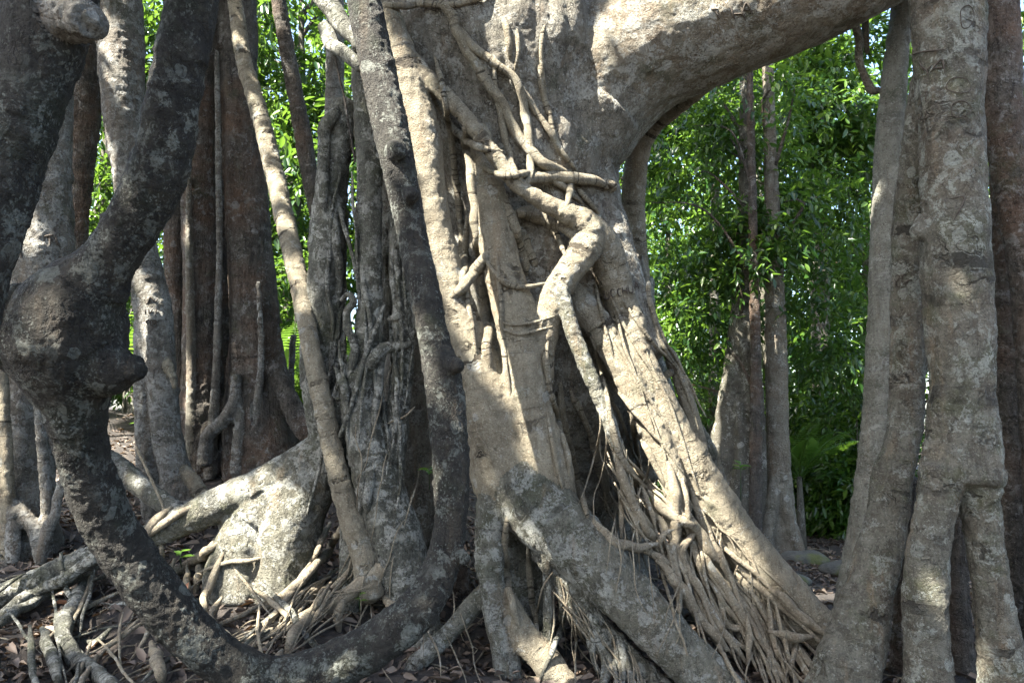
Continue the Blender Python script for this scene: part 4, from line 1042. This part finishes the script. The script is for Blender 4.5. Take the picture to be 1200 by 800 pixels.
# ------------------------------------------------------------------ palms and small plants
def frond(base, az, el, L, n=26, leaflet=.32, droop=.9):
    t = np.linspace(0, 1, 24)
    h = np.array([math.cos(az), math.sin(az), 0.0])
    ang = el - droop * t ** 1.5
    dx = np.cumsum(np.cos(ang)) / len(t) * L; dz = np.cumsum(np.sin(ang)) / len(t) * L
    path = np.array(base) + h[None] * dx[:, None] + np.array([0, 0, 1.0])[None] * dz[:, None]
    rad = np.linspace(.011, .003, 24)
    v, q, tr, _ = sweep(path, rad, 5)
    ts = np.linspace(.16, .99, n)
    p = np.stack([np.interp(ts, t, path[:, k]) for k in range(3)], 1)
    tg = np.gradient(p, axis=0); tg /= np.linalg.norm(tg, axis=1)[:, None]
    side = np.cross(tg, [0, 0, 1.0]); side /= np.linalg.norm(side, axis=1)[:, None] + 1e-9
    ll = leaflet * np.sin(np.clip(ts * 1.05, 0, 1) * math.pi * .86 + .25)
    pos = np.vstack([p, p]); dr = np.vstack([tg * .55 + side, tg * .55 - side]) + np.array([0, 0, -.25])
    up = np.tile([0, 0, 1.0], (2 * n, 1))
    lv, lq = leaves(pos, dr, up, np.concatenate([ll, ll]), .13, .18)
    return (v, q, tr), (lv, lq)


def palm(label, base, fr, L, seed, leaflet=.32, hgt=.25):
    r = thing('understorey_palm', label, 'palm', base)
    rs5 = np.random.RandomState(seed)
    for k in range(len(fr)):
        az, el = fr[k]
        (v, q, tr), (lv, lq) = frond((0, 0, hgt), math.radians(az), math.radians(el), L * rs5.uniform(.85, 1.1), leaflet=leaflet)
        n = len(v)
        me = mk_mesh('frond', np.vstack([v, lv]), [q, tr, lq + n], M['palm'], {'tint': np.full(n + len(lv), rs5.uniform(.2, .95))}, smooth=False)
        link('frond', me, r)
    v, q, tr, al = sweep(np.array([[0, 0, -.15], [0, 0, hgt * .5], [0, 0, hgt + .05]]), np.array([.06, .05, .03]), 10)
    link('stem', mk_mesh('stem', v, [q, tr], M['far']), r)


g = P(340, 400, 10.5); palm('fan of long palm fronds in the gap between the fluted fig and the leaning root', (g[0], g[1], float(gz(g[0], g[1])[0]) + .3), [(20, 75), (75, 60), (130, 70), (180, 55), (230, 65), (290, 50), (330, 62), (100, 85)], 2.2, 1, .5)
g = P(938, 590, 9.7); palm('small palm with pale fronds beside the flared brown trunk', (g[0], g[1], float(gz(g[0], g[1])[0])), [(-15, 62), (-60, 50), (-100, 55), (-140, 52), (30, 60), (90, 60), (180, 45), (-80, 80)], 1.1, 2, .22, .95)
g = P(120, 330, 12.0); palm('palm seen through the gap between the two pale left trunks', (g[0], g[1], float(gz(g[0], g[1])[0]) + .2), [(-20, 60), (-80, 55), (-130, 60), (160, 60), (60, 70)], 2.4, 4, .5)

ls = [(330, 430, 10.2, 34, 55), (345, 350, 11.5, 40, 60), (120, 250, 11.5, 30, 60), (325, 230, 13, 40, 70), (350, 120, 13.5, 40, 70), (140, 60, 13, 30, 60), (165, 130, 13, 30, 60), (140, 600, 7.6, 22, 18)]
ll_ = ['bright bush at the foot of the gap beside the fluted fig', 'tall bush behind the leaning pale root', 'bush in the slot between the slim dark tree and the pale slanting tree', 'shrub behind the dark leaning sapling', 'high bush against the sky left of the great fig', 'high bush peeping beside the pale slanting tree', 'bush beside the thick liana stem against the sky', 'little plant in the shade between the roots of the pale slanting tree']
for k, (x, y, d, rx, rz) in enumerate(ls):
    c = P(x, y, d); s = d / F
    b = np.array([c[0], c[1], float(gz(c[0], c[1])[0])])
    r = thing('shrub', ll_[k], 'shrub', b)
    me, cc, aa = crown_mesh('foliage', [(*(c - b), rx * s, rx * s, rz * s)], 150 if k < 7 else 30, 8, .14 if k < 7 else .08, M['leaf'] if k % 2 else M['leaf_b'], 140 + k, -.1, .35 if k < 7 else .15)
    link('foliage', me, r)
    t = cc.mean(0)
    pth = catmull(np.array([[.02, 0, -.15, .03], [t[0] * .5 + .05, t[1] * .5, t[2] * .5, .022], [t[0], t[1], t[2], .01]]), .12)
    v, q, tr, _ = sweep(pth[:, :3], pth[:, 3], 6)
    link('stem', mk_mesh('stem', v, [q, tr], M['far']), r)


def seedling(label, x, y, d, n, L, seed, drop=.06):
    b = P(x, y, d); rs6 = np.random.RandomState(seed)
    r = thing('seedling', label, 'plant', b)
    v, q, tr, _ = sweep(np.array([[0, .03, -drop], [0, 0, .0], [.005, 0, .05]]), np.array([.003, .0025, .0015]), 6)
    link('stem', mk_mesh('stem', v, [q, tr], M['leaf_b']), r)
    a = np.arange(n) * 2.4
    dr = np.stack([np.cos(a), np.sin(a), rs6.uniform(-.1, .5, n)], 1)
    for k in range(n):
        lv, lq = leaves(np.array([[.0, 0, .05 * (k + 1) / n]]), dr[k:k + 1], np.array([[0, 0, 1.0]]), np.array([L * rs6.uniform(.7, 1.1)]), .5)
        link('leaf', mk_mesh('leaf', lv, lq, M['palm'], {'tint': np.full(6, .7)}, smooth=False), r)


seedling('bright green seedling growing in the dark hollow beside the hanging liana', 503, 556, 4.85, 6, .10, 1, .1)
seedling('tiny green seedling between the roots left of the liana loop', 421, 706, 4.62, 4, .065, 2)
seedling('small broad-leaved green plant under the buttress root', 211, 655, 5.05, 4, .10, 3)
seedling('little green sprig by the outer roots of the fig', 868, 552, 5.5, 7, .085, 4, .3)

# ------------------------------------------------------------------ stones, litter
def stone(label, x, y, d, rx, rz, seed):
    c = P(x, y, d); b = np.array([c[0], c[1], float(gz(c[0], c[1])[0])])
    u = np.linspace(0, 2 * math.pi, 30, endpoint=False); w = np.linspace(-1, 1, 16)
    pth = np.stack([w * rx, np.zeros(16), np.zeros(16)], 1)
    v, q, tr, _ = sweep(pth, np.sqrt(np.maximum(.02, 1 - w ** 2)) * rz, 26)
    v = v * np.array([1, 1.6, 1])
    v += (v / (np.linalg.norm(v, axis=1)[:, None] + 1e-6)) * (.25 * rz * pn(v * 5 + seed) + .10 * rz * pn(v * 14 + seed))[:, None]
    o = link('stone', mk_mesh('stone', v, [q, tr], M['rock']), None, [float(a) for a in b + np.array([0, 0, rz * .25])])
    tag(o, label, 'stone')


stone('mossy flat stone on the sunlit litter of the clearing', 942, 660, 8.4, .30, .13, 1)
stone('grey half-buried stone near the multi-stemmed fig', 988, 672, 7.6, .24, .10, 2)
stone('low dark stone in front of the mossy one', 925, 690, 7.0, .22, .08, 3)

rs = np.random.RandomState(3)
n = 34000
fx, fy = [], []
while len(fx) < n:
    m = 8000
    x = rs.uniform(-6.5, 6.5, m); y = rs.uniform(2.6, 15, m)
    k = rs.uniform(0, 1, m) < np.clip(1.25 - y / 14, .12, 1) * np.clip(.5 + .8 * pn(np.stack([x * 1.2, y * 1.2, x * 0], 1)), .15, 1)
    fx += list(x[k]); fy += list(y[k])
fx, fy = np.array(fx[:n]), np.array(fy[:n])
pos = np.stack([fx, fy, gz(fx, fy) + rs.uniform(.004, .035, n)], 1)
a = rs.uniform(0, 6.28, n)
dr = np.stack([np.cos(a), np.sin(a), rs.normal(size=n) * .36], 1)
up = np.array([0, 0, 1.0]) + rs.normal(size=(n, 3)) * .30
lv, lq = leaves(pos, dr, up, rs.uniform(.04, .115, n), .46, .5)
tag(link('leaf_litter', mk_mesh('leaf_litter', lv, lq, M['dead'], {'tint': np.repeat(rs.uniform(0, 1, n), 6)}, smooth=False)), kind='stuff', label='brown dead leaves scattered over the dark forest soil', cat='leaf litter')
# broken twigs in the litter
acc = []; off = 0
for k in range(700):
    x, y = rs.uniform(-4.5, 4.5), rs.uniform(3, 10)
    L = rs.uniform(.12, .5); a = rs.uniform(0, 6.28)
    xs = x + np.cos(a) * np.linspace(0, L, 5) + rs.normal(size=5) * .012; ys = y + np.sin(a) * np.linspace(0, L, 5) + rs.normal(size=5) * .012
    p = np.stack([xs, ys, gz(xs, ys) + .012], 1)
    v, q, tr, al = sweep(p, np.linspace(1, .5, 5) * rs.uniform(.003, .008), 5)
    acc.append((v, q + off, tr + off)); off += len(v)
tag(link('twig_litter', mk_mesh('twig_litter', np.vstack([a[0] for a in acc]), [np.vstack([a[1] for a in acc]), np.vstack([a[2] for a in acc])], M['rootlet'])), kind='stuff', label='broken twigs strewn over the soil', cat='twigs')
# the large fallen leaves one can pick out
for x, y, L, az, up_, mat, lab in [
    (138, 738, .17, 75, (.5, -.6, .6), 'dead', 'brown curled fallen leaf standing on edge below the loop liana'),
    (152, 748, .17, 20, (.1, -.5, .9), 'dead', 'pale grey-brown fallen leaf lying flat below the loop liana'),
    (207, 712, .15, 80, (.2, -.8, .5), 'dead_red', 'orange fallen leaf leaning on the liana loop by the thin hanging roots'),
    (60, 712, .14, 10, (.1, -.3, 1), 'dead_red', 'rusty orange fallen leaf under the grey surface roots'),
    (170, 782, .12, 120, (0, -.6, .8), 'dead', 'small brown fallen leaf beside a short root at the lower edge'),
    (22, 762, .12, 0, (0, -.2, 1), 'dead', 'dull fallen leaf on bare soil at the lower corner'),
]:
    c = gpt(x, y)
    d = np.array([[math.cos(math.radians(az)), math.sin(math.radians(az)) * .3, math.sin(math.radians(az)) * .6]])
    lv, lq = leaves(np.zeros((1, 3)), d, np.array([up_], float), np.array([L]), .42, .2)
    o = link('fallen_leaf', mk_mesh('fallen_leaf', lv, lq, M[mat], {'tint': np.full(6, .75)}, smooth=False), None, [float(q) for q in c + np.array([0, 0, .03])])
    tag(o, lab, 'leaf')
# ------------------------------------------------------------------ canopy out of view, added on the sun's path, gaps cut to dapple the light
allb = bvh_of(*[ALL_SURF[k] for k in ('fig', 'liana', 'lean', 'tB', 'tC', 'tD', 'tE', 'tP', 'tH', 'tK', 'tJ', 'tJ2')], GSURF)
GAPS = [(620, 12, 30), (590, 30, 22), (650, 50, 20), (690, 60, 16), (735, 175, 12), (722, 205, 10), (768, 110, 9), (785, 75, 10), (820, 42, 16), (833, 30, 12), (745, 150, 9),
        (470, 70, 13), (485, 110, 13), (495, 150, 12), (505, 205, 13), (512, 262, 12), (525, 325, 14), (536, 365, 10), (548, 400, 8),
        (597, 300, 18), (605, 345, 22), (612, 390, 24), (618, 440, 19), (622, 490, 16), (632, 535, 10), (655, 335, 14), (685, 290, 12), (650, 225, 12), (575, 215, 10),
        (730, 370, 20), (745, 410, 16), (758, 445, 15), (775, 480, 15), (795, 520, 15), (812, 550, 14), (705, 350, 10), (722, 300, 8), (700, 395, 7), (735, 450, 7),
        (795, 600, 16), (815, 625, 18), (835, 650, 18), (800, 660, 16), (815, 700, 16), (845, 700, 16), (775, 640, 12), (735, 640, 9), (790, 690, 10), (850, 735, 12), (870, 640, 10), (720, 620, 7), (890, 725, 9),
        (640, 760, 13), (655, 785, 12), (655, 672, 9), (672, 700, 8), (720, 765, 8), (595, 790, 6),
        (335, 600, 18), (330, 640, 20), (335, 670, 18), (315, 560, 8), (200, 615, 10), (230, 608, 10), (265, 610, 8), (210, 570, 6), (345, 728, 14), (320, 740, 14), (365, 715, 10), (300, 755, 10), (385, 690, 8),
        (325, 215, 7), (336, 262, 8), (346, 310, 8), (354, 345, 7), (312, 165, 5), (395, 545, 4), (178, 340, 9), (180, 380, 8), (195, 470, 8), (205, 540, 8), (193, 500, 6), (62, 302, 9), (5, 470, 6), (7, 530, 6), (240, 500, 6), (222, 430, 6), (226, 490, 6), (250, 150, 5), (297, 120, 5), (300, 300, 5), (165, 560, 6), (150, 60, 6), (215, 580, 6), (60, 690, 12), (30, 720, 10), (120, 760, 10), (160, 700, 9), (90, 740, 8), (250, 720, 14), (290, 690, 10), (141, 100, 8), (150, 220, 8), (178, 420, 10), (190, 520, 10), (285, 200, 7), (235, 300, 7), (300, 420, 7), (60, 180, 8), (40, 400, 7), (880, 20, 16), (940, 20, 12), (1128, 322, 4), (1121, 338, 3), (1134, 352, 3), (1100, 690, 3), (1012, 735, 4), (110, 290, 7), (60, 345, 8), (195, 110, 7), (130, 600, 7), (200, 690, 7), (430, 60, 5), (465, 190, 5), (500, 370, 5), (105, 38, 11), (235, 545, 6),
        (120, 690, 7), (200, 705, 8), (250, 640, 6), (60, 620, 6), (80, 720, 5), (955, 645, 22), (930, 640, 16), (980, 652, 14), (600, 610, 7), (570, 540, 6), (1130, 330, 5), (1110, 100, 4), (1100, 520, 4), (880, 672, 8), (520, 560, 4), (540, 590, 5), (540, 640, 4)]
gp, gr = [], []
for x, y, r in GAPS:
    h = cast(allb, x, y)
    if h is None or h[0] > 14: continue
    gp.append(h[1]); gr.append(r * h[0] / F)
gp, gr = np.array(gp), np.array(gr)


def open_sky(p):
    """False where a leaf would stand in one of the gaps the sun shines through"""
    keep = np.ones(len(p), bool)
    for s in range(0, len(p), 20000):
        d = p[s:s + 20000, None] - gp[None]
        t = d @ SUN
        perp = np.sqrt(np.maximum(0, (d ** 2).sum(2) - t ** 2))
        keep[s:s + 20000] = ~((perp < gr[None] * 1.25 + .09) & (t > 0)).any(1)
    return keep


def shade_canopy(root, ells, per, seed, leaf=.17, clump=-.45):
    b = np.array(root.location)
    me, c, a = crown_mesh('crown', ells, per, 10, leaf, M['shade_canopy'], seed, clump, .55, .5, cut=open_sky)
    v = np.empty(len(me.vertices) * 3, np.float32); me.vertices.foreach_get('co', v)
    v = v.reshape(-1, 3) - b.astype(np.float32); me.vertices.foreach_set('co', v.ravel()); me.update()
    link('crown', me, root)  # unseen leaves added to shade the scene, hung on this tree


def up_sun(x, y, d, h=9.0):
    p = P(x, y, d); t = (h - p[2]) / SUN[2]
    return p + t * SUN


def can_ells(lst, h, R):
    out = []
    for x, y, d in lst:
        c = up_sun(x, y, d, h); out.append((c[0], c[1], c[2], R, R, .55))
    return out


DENS = 330
shade_canopy(fig, can_ells([(600, 60, 5), (720, 260, 5), (560, 330, 5), (700, 520, 5), (520, 620, 4.6), (820, 700, 4.8), (640, 760, 4.3), (900, 30, 5)], 9.2, 1.5), DENS, 201)
shade_canopy(tE, can_ells([(270, 80, 8), (270, 300, 8), (280, 480, 8), (390, 300, 6), (300, 620, 5.2), (200, 520, 6.5)], 8.8, 1.5), DENS, 202)
shade_canopy(tD, can_ells([(140, 100, 7), (170, 350, 6.9), (80, 420, 3.1), (170, 680, 3.4), (60, 700, 4.8), (200, 120, 2.9)], 9.0, 1.5), DENS, 203)
shade_canopy(tH, can_ells([(1110, 60, 4.1), (1120, 280, 4), (1060, 420, 4.2), (1120, 600, 3.9), (1000, 740, 4.1), (1170, 200, 4.7), (1190, 560, 5)], 9.0, 1.3), DENS, 204)
for o_ in (tK,): shade_canopy(o_, can_ells([(800, 250, 10), (900, 300, 10), (980, 300, 10), (850, 450, 11), (960, 500, 11), (900, 150, 11.5), (1000, 120, 11.5), (820, 120, 11.5), (960, 420, 12.5)], 10.5, 1.25), 190, 206, .18, .12)  # added out of view to shade the background foliage
shade_canopy(tB, can_ells([(40, 160, 6), (30, 420, 6), (40, 80, 2.5), (0, 620, 5.8), (470, 150, 4.1), (520, 500, 3.7)], 8.6, 1.4), DENS, 205)

# ------------------------------------------------------------------ light, sky, camera
w = bpy.data.worlds.new('World'); SC.world = w; w.use_nodes = True
nt = w.node_tree; nt.nodes.clear()
sky = nt.nodes.new('ShaderNodeTexSky'); sky.sky_type = 'NISHITA'; sky.sun_disc = False
sky.sun_elevation = math.asin(SUN[2]); sky.sun_rotation = math.atan2(SUN[0], SUN[1])
sky.air_density = 1.0; sky.dust_density = 2.5; sky.ozone_density = 1.0
bg = nt.nodes.new('ShaderNodeBackground'); bg.inputs[1].default_value = .072
out = nt.nodes.new('ShaderNodeOutputWorld')
nt.links.new(sky.outputs[0], bg.inputs[0]); nt.links.new(bg.outputs[0], out.inputs[0])
sl_ = bpy.data.lights.new('sun', 'SUN'); sl_.energy = 5.0; sl_.angle = math.radians(.53); sl_.color = (1, .94, .84)
so = bpy.data.objects.new('sun', sl_); COL.objects.link(so)
so.rotation_euler = Vector(SUN).to_track_quat('Z', 'Y').to_euler(); so.location = (-8, -6, 14)
cd = bpy.data.cameras.new('camera'); cam = bpy.data.objects.new('camera', cd); COL.objects.link(cam)
cd.sensor_width = 36; cd.sensor_fit = 'HORIZONTAL'; cd.lens = F / 1200 * 36; cd.clip_end = 2000; cd.clip_start = .05
cam.location = tuple(CAM); cam.rotation_euler = (math.pi / 2 + PITCH, 0, 0)
SC.camera = cam
SC.view_settings.view_transform = 'Standard'; SC.view_settings.look = 'None'; SC.view_settings.gamma = 1
SC.view_settings.use_curve_mapping = False
SC.view_settings.exposure = 3.4
SC.render.engine = 'CYCLES'
SC.cycles.max_bounces = 8; SC.cycles.diffuse_bounces = 4; SC.cycles.transmission_bounces = 4; SC.cycles.glossy_bounces = 2
SC.cycles.use_denoising = True
